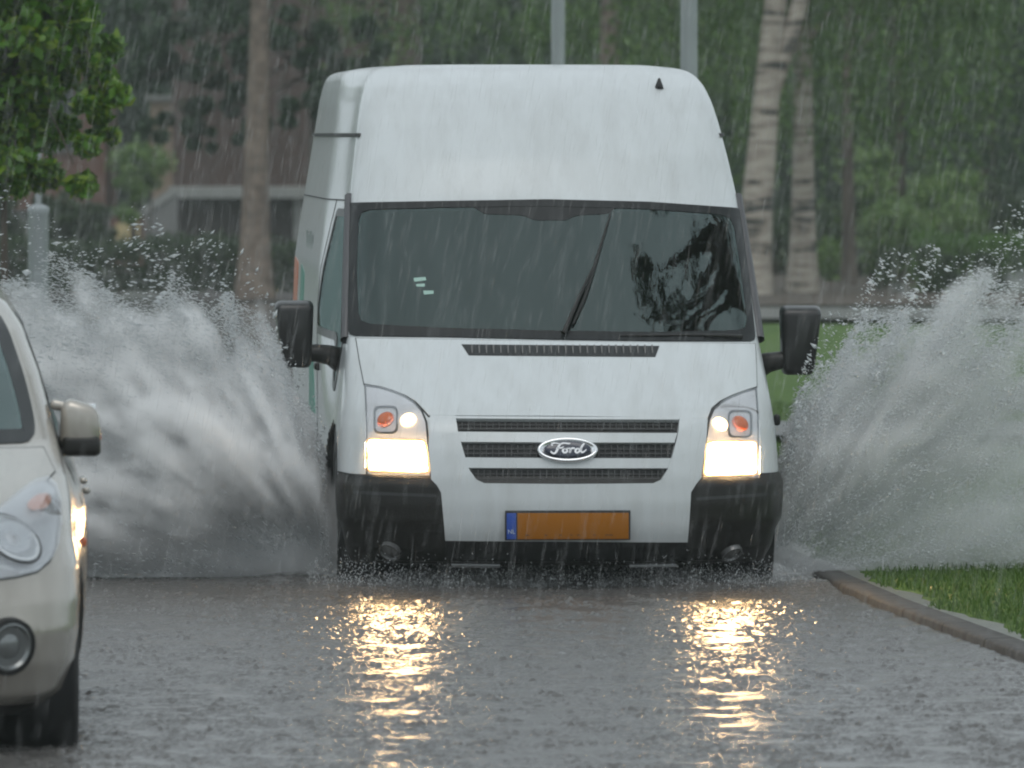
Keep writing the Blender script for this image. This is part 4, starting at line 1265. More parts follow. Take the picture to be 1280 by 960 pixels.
def tree(name, label, cat, base, h, r0, bark, leafm, clumps, nleaf, lsize, lean=(0, 0), hang=0.0, limbs=7, group=None, stem2=None, bare=.35, strands=None, wob=.05, seed=0):
    g = np.random.default_rng(seed + 100)
    root = empty(name, base)
    tag(root, label, cat, group)
    ts = np.linspace(0, 1, 14)
    P = np.stack([lean[0] * ts * h + wob * np.sin(ts * 5 + seed) * ts * h * .2, lean[1] * ts * h + wob * np.cos(ts * 4 + seed) * ts * h * .2, ts * h - .05], 1)
    rad = r0 * (1 - .75 * ts) * (1 + .45 * np.exp(-ts * 16))
    a = Acc(); a.tube(P, rad, 14)
    if stem2:
        t0, dx, hh, rr = stem2
        p0 = np.array([np.interp(t0, ts, P[:, k]) for k in range(3)])
        q = np.linspace(0, 1, 10)[:, None]
        a.tube(p0 + q * np.array([dx, .2, hh]) + np.sin(q * 3) * np.array([dx * .15, 0, 0]), rr * (1 - .7 * q[:, 0]), 12)
    C = []; Rr = []
    cl = np.array(clumps, float)      # (x,y,z,r) relative to the base
    for i in range(limbs):
        t = g.uniform(bare, .95); p0 = np.array([np.interp(t, ts, P[:, k]) for k in range(3)])
        c = cl[g.integers(0, len(cl))][:3]
        q = np.linspace(0, 1, 7)[:, None]
        mid = (p0 + c) / 2 + np.array([0, 0, .12 * h * g.uniform(.2, 1)])
        path = (1 - q) ** 2 * p0 + 2 * q * (1 - q) * mid + q ** 2 * c
        a.tube(path, r0 * .32 * (1 - t * .5) * (1 - .85 * q[:, 0]) + .004, 7)
    link('trunk', a.mesh('trunk'), bark, root)
    # sub-clumps give the crown an uneven outline with gaps
    cc = []; rr = []
    for x, y, z, r_ in cl:
        for _ in range(max(3, int(9 * r_ / max(cl[:, 3])))):
            d = g.normal(0, 1, 3); d /= np.linalg.norm(d)
            cc.append((x + d[0] * r_ * .8, y + d[1] * r_ * .8, z + d[2] * r_ * .65)); rr.append(r_ * g.uniform(.28, .52))
    pts = clump_points(nleaf, cc, rr, g)
    if strands:
        ns, length, per = strands
        sp = clump_points(ns, cl[:, :3], cl[:, 3], g)
        ln = g.uniform(.4, 1, ns) * length
        k = np.repeat(np.arange(ns), per)
        t = g.uniform(0, 1, ns * per)
        q = sp[k] - np.stack([np.zeros_like(t), np.zeros_like(t), t * ln[k]], 1) + g.normal(0, .04, (ns * per, 3))
        pts = np.concatenate([pts, q])
    pts = pts[pts[:, 2] > .12]
    Vv, Qq = leaves_np(pts, lsize, .3, hang, .55, g)
    link('crown', arr_mesh('crown', Vv, Qq), leafm, root, False)
    return root

# young street maple, upper left
d = 50.0
b = at(8, 400, d); b.z = .12
mc = []
for px, py, r_ in ((-30, 30, .34), (40, 20, .36), (100, 40, .30), (130, 110, .20), (20, 110, .34), (80, 130, .32), (-20, 190, .30), (40, 200, .28), (95, 205, .20), (-60, 110, .4), (60, -60, .4), (-20, -100, .4), (110, -30, .25), (130, 160, .13), (30, 235, .13)):
    p = at(px, py, d); mc.append((p.x - b.x, random.uniform(-.35, .35), p.z - b.z, r_))
tree('maple_tree', 'young street tree with bright green crown and thin trunk at the upper left', 'tree', b, 3.4, .028, M_bark, M_leaf_maple, mc, 17000, .092, limbs=14, bare=.45, seed=3)

# birches behind the van, right
b1 = at(936, 385, 98); b1.z = .12
tree('birch_tree', 'pale birch trunk leaning right behind the van roof, forked at the top of the photo', 'tree', b1, 7.5, .205, M_birch, M_leaf_weep,
     [(-.9, .6, 4.4, 1.0), (1.0, .9, 4.3, 1.0), (.3, .6, 6.4, 1.2), (-1.8, .4, 4.2, .9), (2.2, .8, 4.4, 1.0), (.4, 1.2, 4.2, 1.0)], 6200, .085, lean=(.088, 0), hang=.8, limbs=12, stem2=(.31, .80, 3.2, .14), strands=(210, 2.5, 34), seed=5, wob=.0)
b2 = at(1003, 378, 99.5); b2.z = .12
tree('birch_tree', 'upright birch trunk with dark bark patches standing between the van mirror and the hedge', 'tree', b2, 7.0, .155, M_birch, M_leaf_weep,
     [(-.6, .6, 4.3, .9), (1.1, .5, 4.2, 1.0), (.3, .6, 5.8, 1.2), (2.0, .6, 4.1, .9), (-1.4, .8, 4.0, .8), (1.6, .2, 3.5, .6)], 5200, .085, lean=(.004, 0), hang=.8, limbs=10, strands=(190, 2.4, 34), seed=8, wob=.03)
b3 = at(1061, 372, 104); b3.z = .12
tree('young_tree', 'thin grey trunk standing between the birches and the clipped hedge', 'tree', b3, 6.0, .085, M_bark, M_leaf_weep,
     [(0, .6, 3.9, .9), (1.2, .5, 3.7, 1.0), (2.2, .5, 4.0, 1.0), (-.8, .7, 3.9, .8), (.8, .4, 5.4, 1.2)], 5600, .085, hang=.8, limbs=8, strands=(190, 2.0, 34), seed=9)
# trunk in front of the building, left
b4 = at(318, 371, 98); b4.z = .12
tree('park_tree', 'tall tan trunk in front of the dark brick building left of the van', 'tree', b4, 7.0, .175, M_tanbark, M_leaf_dark,
     [(-.8, .5, 4.1, .8), (.9, .4, 4.2, .8), (.2, .6, 5.6, 1.2), (-1.5, .5, 4.3, .9), (1.8, .5, 4.2, .8), (-.2, .8, 3.9, .7)], 6600, .09, lean=(.01, 0), hang=.5, limbs=12, strands=(60, 1.3, 26), bare=.5, seed=12)
# dark dense tree between maple and building
b5 = at(396, 372, 105); b5.z = .12
mc = []
for px, py, r_ in ((185, 30, .45), (190, 95, .32), (225, 140, .36), (240, 60, .5), (290, 20, .5), (275, 115, .4), (200, 165, .22), (255, 175, .2), (330, 70, .45), (345, 140, .28), (385, 40, .5), (395, 120, .4), (440, 60, .5), (300, 160, .22), (240, -60, .6), (340, -80, .7), (440, -80, .7)):
    p = at(px, py, 105); mc.append((p.x - b5.x, random.uniform(-.5, .5), p.z - b5.z, r_))
tree('dense_tree', 'dark dense leaning crown between the bright street tree and the brick building', 'tree', b5, 5.6, .11, M_bark, M_leaf_dark, mc, 30000, .09, hang=.5, limbs=18, bare=.45, seed=15)
b6 = at(760, 380, 118); b6.z = .12
tree('park_tree', 'broad green tree rising directly behind the van roof between the two lamp posts', 'tree', b6, 7.5, .22, M_tanbark, M_leaf_weep,
     [(-1.2, .3, 3.9, 1.1), (.9, -.3, 3.9, 1.1), (.2, .6, 5.4, 1.3), (-2.6, .3, 3.9, 1.1), (2.0, .3, 4.0, 1.0), (-3.8, 0, 4.0, 1.0)], 10500, .09, hang=.6, limbs=12, strands=(110, 2.0, 30), bare=.5, seed=18)
# background crowns on the right
for i, (px, dd, hh, lab, lm) in enumerate(((1120, 116, 6.5, 'rounded mid green tree behind the clipped hedge at the right', M_leaf_weep),
                                         (1235, 120, 7.0, 'tall drooping tree near the right edge behind the hedge', M_leaf_dark),
                                         (1330, 113, 7.0, 'dark trunked tree cut off by the right edge of the photo', M_leaf_dark),
                                         (860, 124, 7.0, 'drooping green tree behind the right lamp post', M_leaf_weep))):
    b = at(px, 400, dd); b.z = .12
    tree('weeping_tree', lab, 'tree', b, hh, .14, M_bark, lm,
         [(-.9, .3, 3.6, 1.0), (.9, -.3, 3.8, 1.0), (.2, .6, 5.0, 1.3), (-1.6, .2, 4.6, 1.0), (1.7, .2, 4.6, 1.0), (0, -.3, 2.6, .8)], 6500, .095, hang=.8, limbs=10, strands=(260, 3.2, 34), bare=.45, seed=20 + i)

def bush(name, label, cat, clumps, n, size, leafm, base, group=None, seed=0, hang=0.1):
    g = np.random.default_rng(seed + 500)
    root = empty(name, base); tag(root, label, cat, group)
    a = Acc()
    for x, y, z, r_ in clumps:
        a.tube([(x * .7, y * .7, -.03), (x * .85 + .03, y, z * .5), (x, y, z)], [.025, .018, .006], 6)
    link('stem', a.mesh('stem'), M_bark, root)
    cc = []; rr = []
    for x, y, z, r_ in clumps:
        for _ in range(8):
            dv = g.normal(0, 1, 3); dv /= np.linalg.norm(dv)
            cc.append((x + dv[0] * r_ * .7, y + dv[1] * r_ * .7, max(.05, z + dv[2] * r_ * .6))); rr.append(r_ * g.uniform(.3, .55))
    pts = clump_points(n, cc, rr, g); pts[:, 2] = np.abs(pts[:, 2])
    Vv, Qq = leaves_np(pts, size, .5, hang, .6, g)
    link('foliage', arr_mesh('foliage', Vv, Qq), leafm, root, False)
    return root
def box_hedge(name, label, x0, x1, y0, y1, h, leafm, n, size, seed, wood=True):
    g = np.random.default_rng(seed)
    root = empty(name, ((x0 + x1) / 2, (y0 + y1) / 2, .12)); tag(root, label, 'hedge')
    w_, d_ = x1 - x0, y1 - y0
    p = g.uniform(-.5, .5, (n, 3)) * np.array([w_, d_, h]); p[:, 2] += h / 2
    f = g.integers(0, 3, n)
    p[f == 0, 1] = -d_ / 2 + g.normal(0, .05, (f == 0).sum()); p[f == 1, 2] = h + g.normal(0, .05, (f == 1).sum()) + .05 * np.sin(p[f == 1, 0] * 2.3)
    Vv, Qq = leaves_np(p, size, .4, .1, .6, g)
    link('foliage', arr_mesh('foliage', Vv, Qq), leafm, root, False)
    a = Acc()
    for x in np.arange(-w_ / 2 + .2, w_ / 2, .45):
        a.tube([(x, 0, -.03), (x + .04, 0, h * .5), (x + g.uniform(-.1, .1), 0, h * .9)], [.03, .022, .008], 6)
        for s_ in (-1, 1): a.tube([(x + .02, 0, h * .3), (x + s_ * .12, s_ * d_ * .2, h * .6), (x + s_ * .2, s_ * d_ * .3, h * .85)], [.015, .011, .005], 5)
    link('stem', a.mesh('stem'), M_bark, root)
    return root
# right: clipped hedge, dark low shrubs, mid green bushes
p = at(1140, 330, 101)
box_hedge('clipped_hedge', 'bright green clipped hedge behind the right splash', p.x, p.x + 3.2, 100, 102.2, .62, M_leaf_hedge, 7000, .075, 31).location.z = .12
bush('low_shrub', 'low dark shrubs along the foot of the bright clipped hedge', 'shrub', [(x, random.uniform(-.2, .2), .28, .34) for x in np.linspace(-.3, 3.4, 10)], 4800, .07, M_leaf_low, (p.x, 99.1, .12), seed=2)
for i, (px, py, dd, r_, lm, lab) in enumerate(((1090, 300, 107, .75, M_leaf_mid, 'pale green rounded bush right of the thin grey trunk'), (1180, 285, 109, .95, M_leaf_mid, 'wide grey green bush above the clipped hedge'), (1262, 300, 108, .7, M_leaf_low, 'dark bush at the right edge above the clipped hedge'), (1135, 250, 111, 1.0, M_leaf_mid, 'tall pale green bush between the thin grey trunk and the clipped hedge'),
                                         (1035, 318, 110, .8, M_leaf_low, 'dark bush between the upright birch and the thin grey trunk'), (968, 330, 112, .8, M_leaf_low, 'dark bush seen between the two birch trunks'), (900, 320, 114, 1.0, M_leaf_low, 'dark bush mostly hidden behind the van cab'))):
    q = at(px, py, dd)
    cl = [(random.uniform(-.7, .7) * r_, random.uniform(-.4, .4), random.uniform(.35, 1.0) * (q.z + .35), r_ * random.uniform(.4, .6)) for _ in range(7)] + [(random.uniform(-.8, .8) * r_, 0, .3, r_ * .5) for _ in range(3)]
    bush('garden_bush', lab, 'bush', cl, 3200, .085, lm, (q.x, dd, .12), 'bushes along the park edge', seed=40 + i, hang=.3)
# left: long dark hedge in front of the building and green shrub by the tan wall
pl0 = at(-10, 375, 100)
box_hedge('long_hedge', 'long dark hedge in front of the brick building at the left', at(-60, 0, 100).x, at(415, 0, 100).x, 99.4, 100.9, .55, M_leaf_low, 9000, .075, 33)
for i, (px, py, dd, r_, lm, lab) in enumerate(((165, 215, 122, .55, M_leaf_mid, 'hazy green bush in front of the tan wall at the left'), (95, 300, 108, .5, M_leaf_low, 'dark green bush beside the grey lamp post at the left'), (20, 300, 108, .5, M_leaf_low, 'dark green bush below the bright street tree at the left edge'))):
    q = at(px, py, dd)
    cl = [(random.uniform(-.6, .6) * r_, random.uniform(-.3, .3), random.uniform(.3, 1.0) * (q.z + .3), r_ * random.uniform(.5, .7)) for _ in range(7)]
    bush('garden_bush', lab, 'bush', cl, 2800, .08, lm, (q.x, dd, .12), 'bushes along the park edge', seed=60 + i, hang=.3)

# roadside tree whose limb hangs over the van: outside the picture, mirrored in the windscreen
tree('roadside_tree', 'roadside tree just outside the right edge whose twigs mirror in the windscreen', 'tree', (4.6, 38.5, .12), 9.0, .16, M_bark, M_leaf_dark,
     [(-2.75, -1.35, 6.9, .42), (-2.45, -.75, 7.3, .35), (-2.35, -1.5, 7.4, .4), (-2.8, -1.95, 6.9, .22), (-2.5, -2.1, 7.0, .22), (-2.25, -1.9, 7.2, .22), (-1.6, -.8, 8.2, .7), (-.5, 0, 8.4, .9), (.8, .4, 8.4, 1.0), (0, .8, 9.2, 1.0)], 2300, .10, limbs=46, hang=.8, strands=(26, 1.4, 16), bare=.6, seed=77)

# unseen trees added across the street to darken the van's flank and side glass
for i, (x_, y_) in enumerate(((-10.2, 31.0), (-10.8, 41.0), (-11.4, 52.0))):
    tree('shade_tree', 'unseen leafy tree added across the road to shade the van flank', 'tree', (x_, y_, .12), 8.0, .15, M_bark, M_leaf_weep,
         [(0, 0, 4.2, 1.8), (1.0, 1.2, 3.4, 1.5), (-.6, -1.4, 3.6, 1.5), (.2, .4, 6.2, 1.8), (-1, 1.6, 5.2, 1.5), (.8, -1.4, 5.4, 1.5), (.3, 2.4, 3.0, 1.2), (.3, -2.4, 3.0, 1.2)], 5200, .24, limbs=10, group='unseen trees added across the road', bare=.3, seed=120 + i)

# far wood behind everything, one mass
def far_wood():
    g = np.random.default_rng(90)
    a = Acc()
    n = 46000
    x = g.uniform(-26, 26, n); z = g.uniform(0, 1, n) ** .8 * (8.5 + 1.2 * np.sin(x * .6) + .8 * np.sin(x * 1.7))
    y = 150 + 3 * np.sin(x * .45) + g.normal(0, 1.6, n) + 1.5 * np.sin(z * 1.3 + x)
    Vv, Qq = leaves_np(np.stack([x, y, z + .1], 1), .30, .3, .5, .6, g)
    a.add(Vv, Qq)
    # bumpy dark body of trunks and boughs that closes the gaps
    for xx in np.arange(-27, 27.1, .9):
        a.tube([(xx, 154 + math.sin(xx), 0), (xx + .2, 154 + math.sin(xx), 4), (xx, 154 + math.sin(xx), 8 + math.sin(xx * 2))], [.75, .85, .3], 9)
    return a.mesh('far_wood')
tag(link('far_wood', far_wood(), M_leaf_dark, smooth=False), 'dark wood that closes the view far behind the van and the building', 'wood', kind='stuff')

# =========================================================================== BUILDING AND WALLS, LEFT
M_brick = brick_mat('dark_brick', (.060, .034, .028), (.085, .045, .036), (.075, .066, .060))
M_redbrick = brick_mat('red_brick', (.16, .075, .055), (.19, .09, .065), (.15, .13, .12))
M_conc = mat('pale_concrete', (.27, .275, .26), .6, var=.15, vscale=3)
M_tan = mat('tan_render', (.36, .27, .20), .8, var=.1, vscale=2)
M_roof = mat('dark_roof', (.05, .045, .045), .6)
M_yell = mat('yellow_panel', (.52, .42, .22), .6)
M_pane = mat('dark_pane', (.02, .025, .028), .08)
d = 130.0
def X(px, dd): return (px - 640) * dd / F
def Z(py, dd): return CAMZ - (py - HOR) * dd / F
bb = empty('brick_building', (X(455, d), d, .12)); tag(bb, 'dark brick building with a pale concrete band, left of the van behind the trees', 'building')
x0, x1 = X(216, d) - bb.location.x, X(520, d) - bb.location.x
zt = Z(233, d) - .12; zb_ = Z(248, d) - .12
bm = bmesh.new(); add_box(bm, ((x0 + x1) / 2, 4, zt + 2.3), (x1 - x0, 8, 4.6)); link('wall', bm_mesh('wall', bm), M_brick, bb, False)
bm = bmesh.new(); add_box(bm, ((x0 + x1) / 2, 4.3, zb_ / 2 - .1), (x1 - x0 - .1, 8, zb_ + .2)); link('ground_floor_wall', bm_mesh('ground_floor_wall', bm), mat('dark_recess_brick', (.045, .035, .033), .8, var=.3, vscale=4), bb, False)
bm = bmesh.new(); add_box(bm, ((x0 + x1) / 2, 3.9, (zt + zb_) / 2), (x1 - x0 + .12, 8.1, zt - zb_), None, .015); link('concrete_band', bm_mesh('concrete_band', bm), M_conc, bb, False)
bm = bmesh.new()
vs = [bm.verts.new(v) for v in ((x0 - .3, -.4, zt + 4.6), (x1 + .3, -.4, zt + 4.6), (x1 + .3, 8.4, zt + 4.6), (x0 - .3, 8.4, zt + 4.6), (x0 - .3, 4, zt + 7.2), (x1 + .3, 4, zt + 7.2))]
for f in ((0, 1, 5, 4), (3, 4, 5, 2), (0, 4, 3), (1, 2, 5), (0, 3, 2, 1)): bm.faces.new([vs[i] for i in f])
link('roof', bm_mesh('roof', bm), M_roof, bb, False)
for px in (372, 500):
    xx = X(px, d) - bb.location.x
    bm = bmesh.new(); add_box(bm, (xx, .22, zb_ / 2), (.14, .16, zb_ - .02), None, .01); link('pillar', bm_mesh('pillar', bm), M_conc, bb, False)
for px, py in ():
    xx = X(px, d) - bb.location.x
    fr = bmesh.new(); add_box(fr, (xx, -.02, zt + 1.6), (.9, .06, 1.2), None, .01); wf_ = link('window', bm_mesh('window', fr), M_conc, bb, False)
    fr = bmesh.new(); add_box(fr, (xx, -.05, zt + 1.6), (.78, .02, 1.08)); link('pane', bm_mesh('pane', fr), M_pane, wf_, False)
# tan annexe at the left of the brick building
an = empty('rendered_annexe', (X(185, 133), 133, .12)); tag(an, 'pale tan rendered wall end beside the dark brick building', 'building')
bm = bmesh.new(); add_box(bm, (0, 2, 1.2), (X(224, 133) - X(192, 133) + .1, 4, 2.4)); o = link('wall', bm_mesh('wall', bm), M_tan, an, False); o.location.x = X(208, 133) - an.location.x
bm = bmesh.new(); add_box(bm, (X(208, 133) - an.location.x, 2, 2.45), (.65, 4.2, .1), None, .02); link('coping', bm_mesh('coping', bm), M_conc, an, False)
# sloping stair parapet
sp = empty('stair_parapet', (X(200, 126), 126, .12)); tag(sp, 'sloping pale parapet running down from the concrete band of the brick building', 'wall')
def slab(P, th, dep, m, nm, par):
    bm = bmesh.new()
    lo = [bm.verts.new((x, -dep / 2, z)) for x, z in P] ; hi = [bm.verts.new((x, dep / 2, z)) for x, z in P]
    n = len(P)
    bm.faces.new(lo); bm.faces.new(hi[::-1])
    for i in range(n): bm.faces.new((lo[i], lo[(i + 1) % n], hi[(i + 1) % n], hi[i]))
    return link(nm, bm_mesh(nm, bm), m, par, False)
c = lambda px, py: (X(px, 126) - sp.location.x, Z(py, 126) - .12)
slab([c(180, 258), c(216, 234), c(222, 234), c(222, 242), c(184, 267), c(180, 267)], 0, .3, M_conc, 'coping', sp)
slab([c(182, 267.5), c(222, 242.5), c(222, 345), c(182, 345)], 0, .24, mat('grey_render', (.20, .20, .195), .8, var=.15, vscale=3), 'wall', sp)
# low garden wall with pale coping and red brick to the left
lw = empty('garden_wall', (X(100, 124), 124, .12)); tag(lw, 'low brick garden wall with pale coping and a yellowish panel, left of the stair', 'wall')
c = lambda px, py: (X(px, 124) - lw.location.x, Z(py, 124) - .12)
slab([c(136, 262), c(181, 262), c(181, 270), c(136, 270)], 0, .34, M_conc, 'coping', lw)
slab([c(138, 270.5), c(181, 270.5), c(181, 350), c(138, 350)], 0, .26, M_redbrick, 'wall', lw)
o = slab([c(146, 279), c(178, 279), c(178, 302), c(146, 302)], 0, .05, M_yell, 'panel', lw); o.location.y = -.16
c = lambda px, py: (X(px, 136) - lw.location.x, Z(py, 136) - .12)
rb = empty('red_brick_house', (X(60, 136), 136, .12)); tag(rb, 'red brick house front half hidden by the bright street tree', 'building')
c = lambda px, py: (X(px, 136) - rb.location.x, Z(py, 136) - .12)
slab([c(-120, 60), c(132, 60), c(132, 262), c(-120, 262)], 0, 4.0, M_redbrick, 'wall', rb).location.y = 2.0
slab([c(-120, 262.5), c(128, 262.5), c(128, 350), c(-120, 350)], 0, 3.8, M_conc, 'plinth', rb).location.y = 2.05
for px in (20, 78):
    w_ = slab([c(px - 16, 90), c(px + 16, 90), c(px + 16, 190), c(px - 16, 190)], 0, .1, M_conc, 'window', rb); w_.location.y = -.03
    q_ = slab([c(px - 13, 94), c(px + 13, 94), c(px + 13, 186), c(px - 13, 186)], 0, .04, M_pane, 'pane', w_); q_.location.y = -.06
slab([c(-130, 52), c(138, 52), c(138, 60), c(-130, 60)], 0, 4.4, M_roof, 'roof', rb).location.y = 2.0

# =========================================================================== LAMP POSTS
def lamp_post(label, px, dd, r_, base_r, base_h, h):
    p = at(px, 0, dd)
    o = empty('street_lamp', (p.x, dd, .12)); tag(o, label, 'lamp post', 'street lamps along the road')
    bm = bmesh.new(); revolve(bm, [(-.05, base_r), (base_h - .05, base_r), (base_h - .02, base_r * 1.08), (base_h, base_r * .95), (base_h + .015, r_), (h * .6, r_ * .92), (h, r_ * .7)], 'Z', 24)
    po = link('pole', bm_mesh('pole', bm), M_post, o); sharp(po.data)
    bm = bmesh.new(); add_box(bm, (0, -base_r, .75), (base_r * .9, .012, .34), None, .004); link('service_door', bm_mesh('service_door', bm), M_post, o, False)
    bm = bmesh.new(); add_box(bm, (-.25, 0, h + .02), (.7, .16, .09), None, .03, 3); hd = link('lamp_head', bm_mesh('lamp_head', bm), M_post, o)
    bm = bmesh.new(); add_box(bm, (-.3, 0, h - .03), (.46, .12, .02), None, .006); link('lamp_glass', bm_mesh('lamp_glass', bm), M_lens, hd)
lamp_post('grey lamp post with a thick base below the bright street tree at the left', 48, 58, .022, .072, Z(258, 58) - .12, 4.4)
lamp_post('slim grey lamp post above the middle of the van roof', 697.5, 62, .054, .075, 1.0, 5.2)
lamp_post('slightly wider grey lamp post above the right end of the van roof', 861, 58, .062, .08, 1.0, 5.2)

# =========================================================================== SPLASHES AND RAIN
def mist_mat(name, dens, col=(.998, .998, .998)):
    m = bpy.data.materials.new(name); m.use_nodes = True
    t = m.node_tree; t.nodes.remove(t.nodes['Principled BSDF'])
    v = t.nodes.new('ShaderNodeVolumePrincipled'); v.inputs['Color'].default_value = (*col, 1); v.inputs['Density'].default_value = dens
    v.inputs['Anisotropy'].default_value = 0.2
    t.links.new(v.outputs[0], t.nodes['Material Output'].inputs['Volume'])
    return m
def drop_mat(name, col, alpha):
    m = bpy.data.materials.new(name); m.use_nodes = True
    t = m.node_tree; b = t.nodes['Principled BSDF']
    b.inputs['Base Color'].default_value = (*col, 1); b.inputs['Roughness'].default_value = .25
    tl = t.nodes.new('ShaderNodeBsdfTranslucent'); tl.inputs['Color'].default_value = (*col, 1)
    mx = t.nodes.new('ShaderNodeMixShader'); mx.inputs['Fac'].default_value = .5
    t.links.new(b.outputs[0], mx.inputs[1]); t.links.new(tl.outputs[0], mx.inputs[2])
    out = mx.outputs[0]
    if alpha < 1:
        tp = t.nodes.new('ShaderNodeBsdfTransparent'); m2 = t.nodes.new('ShaderNodeMixShader'); m2.inputs['Fac'].default_value = alpha
        t.links.new(tp.outputs[0], m2.inputs[1]); t.links.new(mx.outputs[0], m2.inputs[2]); out = m2.outputs[0]
    t.links.new(out, t.nodes['Material Output'].inputs['Surface'])
    return m
M_mist = mist_mat('spray_mist', 13.0)
M_mist2 = mist_mat('low_spray_mist', 2.2)
M_drop = drop_mat('water_drops', (.86, .88, .89), 1.0)
M_rain = drop_mat('rain_drops', (.97, .97, .97), .17)

def drops_mesh(name, C, D, rad, ln):
    """elongated six-sided drops: centre, direction, radius, half length"""
    n = len(C)
    D = D / (np.linalg.norm(D, axis=1)[:, None] + 1e-9)
    ref = np.tile(np.array([[.3, .9, .1]]), (n, 1))
    A = np.cross(D, ref); A /= np.linalg.norm(A, axis=1)[:, None] + 1e-9
    B = np.cross(D, A)
    r = rad[:, None]; l = ln[:, None]
    k = [(C - D * l)]
    for t in (0, 2.094, 4.189):
        k.append(C + (A * math.cos(t) + B * math.sin(t)) * r + D * l * .15)
    k.append(C + D * l)
    Vv = np.stack(k, 1).reshape(-1, 3)
    b = np.arange(n)[:, None] * 5
    f = np.array([(0, 2, 1), (0, 3, 2), (0, 1, 3), (4, 1, 2), (4, 2, 3), (4, 3, 1)])
    Fc = (b[:, None, :] + f[None]).reshape(-1, 3)
    return arr_mesh(name, Vv, Fc)

def fbm(P, oct_=4):
    return np.array([mnoise.fractal(Vector(p), 1.0, 2.0, oct_) for p in P])

def splash(label, cx, cy, sd, env, T, low, seed, nfr, nfine, hollow):
    """fan of spray thrown out sideways from a wheel: env = [(angle, reach)]"""
    g = np.random.default_rng(seed)
    root = empty('water_splash', (cx, cy, .03)); tag(root, label, 'splash')
    ea = np.radians([e[0] for e in env]); er = np.array([e[1] for e in env])
    reach = lambda ph: np.interp(ph, ea, er) * (1 + .055 * np.sin(ph * 13 + seed) + .045 * np.sin(ph * 29 + seed * 2) + .03 * np.sin(ph * 53))
    st = .018
    xs = np.arange(-.15, 2.75, st); zs_ = np.arange(0, 1.62, st)
    Xg, Zg = np.meshgrid(xs, zs_)
    rr = np.hypot(Xg, Zg) + 1e-6; ph = np.arctan2(Zg, Xg)
    flat = np.stack([ph.ravel() * 7 + 3, rr.ravel() * 1.5, np.full(rr.size, seed * 1.7)], 1)
    n1 = fbm(flat, 5).reshape(rr.shape)
    n2 = fbm(np.stack([Xg.ravel() * 2.6, Zg.ravel() * 2.6, np.full(rr.size, seed * 3.1)], 1), 4).reshape(rr.shape)
    n3 = fbm(np.stack([ph.ravel() * 26, rr.ravel() * 2.2, np.full(rr.size, seed * 5.3)], 1), 3).reshape(rr.shape)
    n4 = fbm(np.stack([ph.ravel() * 9 + rr.ravel() * 1.2, rr.ravel() * 3.6, np.full(rr.size, seed * 7.7)], 1), 5).reshape(rr.shape)
    q = rr / (reach(ph) * (1 + .06 * n1 + .16 * n2 + .14 * n4))
    prof = np.clip((1.04 - q) / .55, 0, 1) ** 1.35
    near = .28 + .72 * np.clip(rr / .7, 0, 1)
    lo = np.interp(np.degrees(ph), *low)
    th = T * prof * near * lo * np.clip(1 + .12 * n1 + .45 * n2 + .10 * n3 + .34 * n4, .10, 2)
    for hx, hz, hr, hs in hollow:
        th *= 1 - hs * np.exp(-((Xg - hx) ** 2 / hr[0] ** 2 + (Zg - hz) ** 2 / hr[1] ** 2))
    th *= np.clip((Zg + .015) / .16, .12, 1)
    th = th + .16 * np.exp(-(Zg / (.085 + .05 * n2)) ** 2) * np.exp(-((Xg - .30) / .48) ** 2) * np.clip(1 + .9 * n2, .1, 2) * np.clip((Xg + .13) / .1, 0, 1)     # churned water at the foot
    th = np.where(th < .004, 0, th)
    yc = .10 + .22 * Xg + .10 * n2
    fr = np.stack([sd * Xg, yc - th * .5, Zg], -1); bk = np.stack([sd * Xg, yc + th * .5 + 1e-4, Zg], -1)
    idx = np.arange(Xg.size).reshape(Xg.shape); N = Xg.size
    on = (th[:-1, :-1] + th[:-1, 1:] + th[1:, 1:] + th[1:, :-1]) > 0
    qf = np.stack([idx[:-1, :-1], idx[:-1, 1:], idx[1:, 1:], idx[1:, :-1]], -1)[on]
    # walls close the open border
    edges = {}
    for a, b_, c_, d_ in qf:
        for e in ((a, b_), (b_, c_), (c_, d_), (d_, a)):
            k = (min(e), max(e)); edges[k] = None if k in edges else e
    wall = np.array([(e[1], e[0], e[0] + N, e[1] + N) for e in edges.values() if e is not None])
    Q = np.concatenate([qf, qf[:, ::-1] + N, wall])
    Vv = np.concatenate([fr.reshape(-1, 3), bk.reshape(-1, 3)])
    used = np.zeros(2 * N, bool); used[Q.ravel()] = True
    mp = np.cumsum(used) - 1
    me = arr_mesh('mist', Vv[used], mp[Q])
    bm = bmesh.new(); bm.from_mesh(me); bmesh.ops.recalc_face_normals(bm, faces=bm.faces[:]); bm.to_mesh(me); bm.free()
    link('mist', me, M_mist, root)
    # drops: fine ones through the fan, coarse ones flung past its rim
    def sample(n, q0, q1, pw):
        a = np.radians(g.uniform(2, 88, n * 3)); keep = g.uniform(0, 1, n * 3) < reach(a) / er.max() * (.35 + .65 * np.interp(np.degrees(a), *low))
        a = a[keep][:n]; m = len(a)
        # thin jets: drops bunch along the flow lines
        a = a + .02 * np.sin(a * 41 + seed) + g.normal(0, .01, m)
        k = q0 + (q1 - q0) * g.uniform(0, 1, m) ** pw
        r_ = reach(a) * k
        x = np.cos(a) * r_; z = np.abs(np.sin(a) * r_)
        y = .10 + .22 * x + g.normal(0, .17, m) * (.4 + r_ * .6)
        C = np.stack([sd * x, y, z], 1)
        up = np.clip(1.1 - k, -.6, 1)
        Dv = np.stack([sd * np.cos(a) * 1.0 + 0 * x, np.full(m, .15), np.sin(a) * up], 1) + g.normal(0, .12, (m, 3))
        return C, Dv, k
    C1, D1, k1 = sample(nfine, .12, 1.06, .62)
    C2, D2, k2 = sample(nfr, .80, 1.30, 1.9)
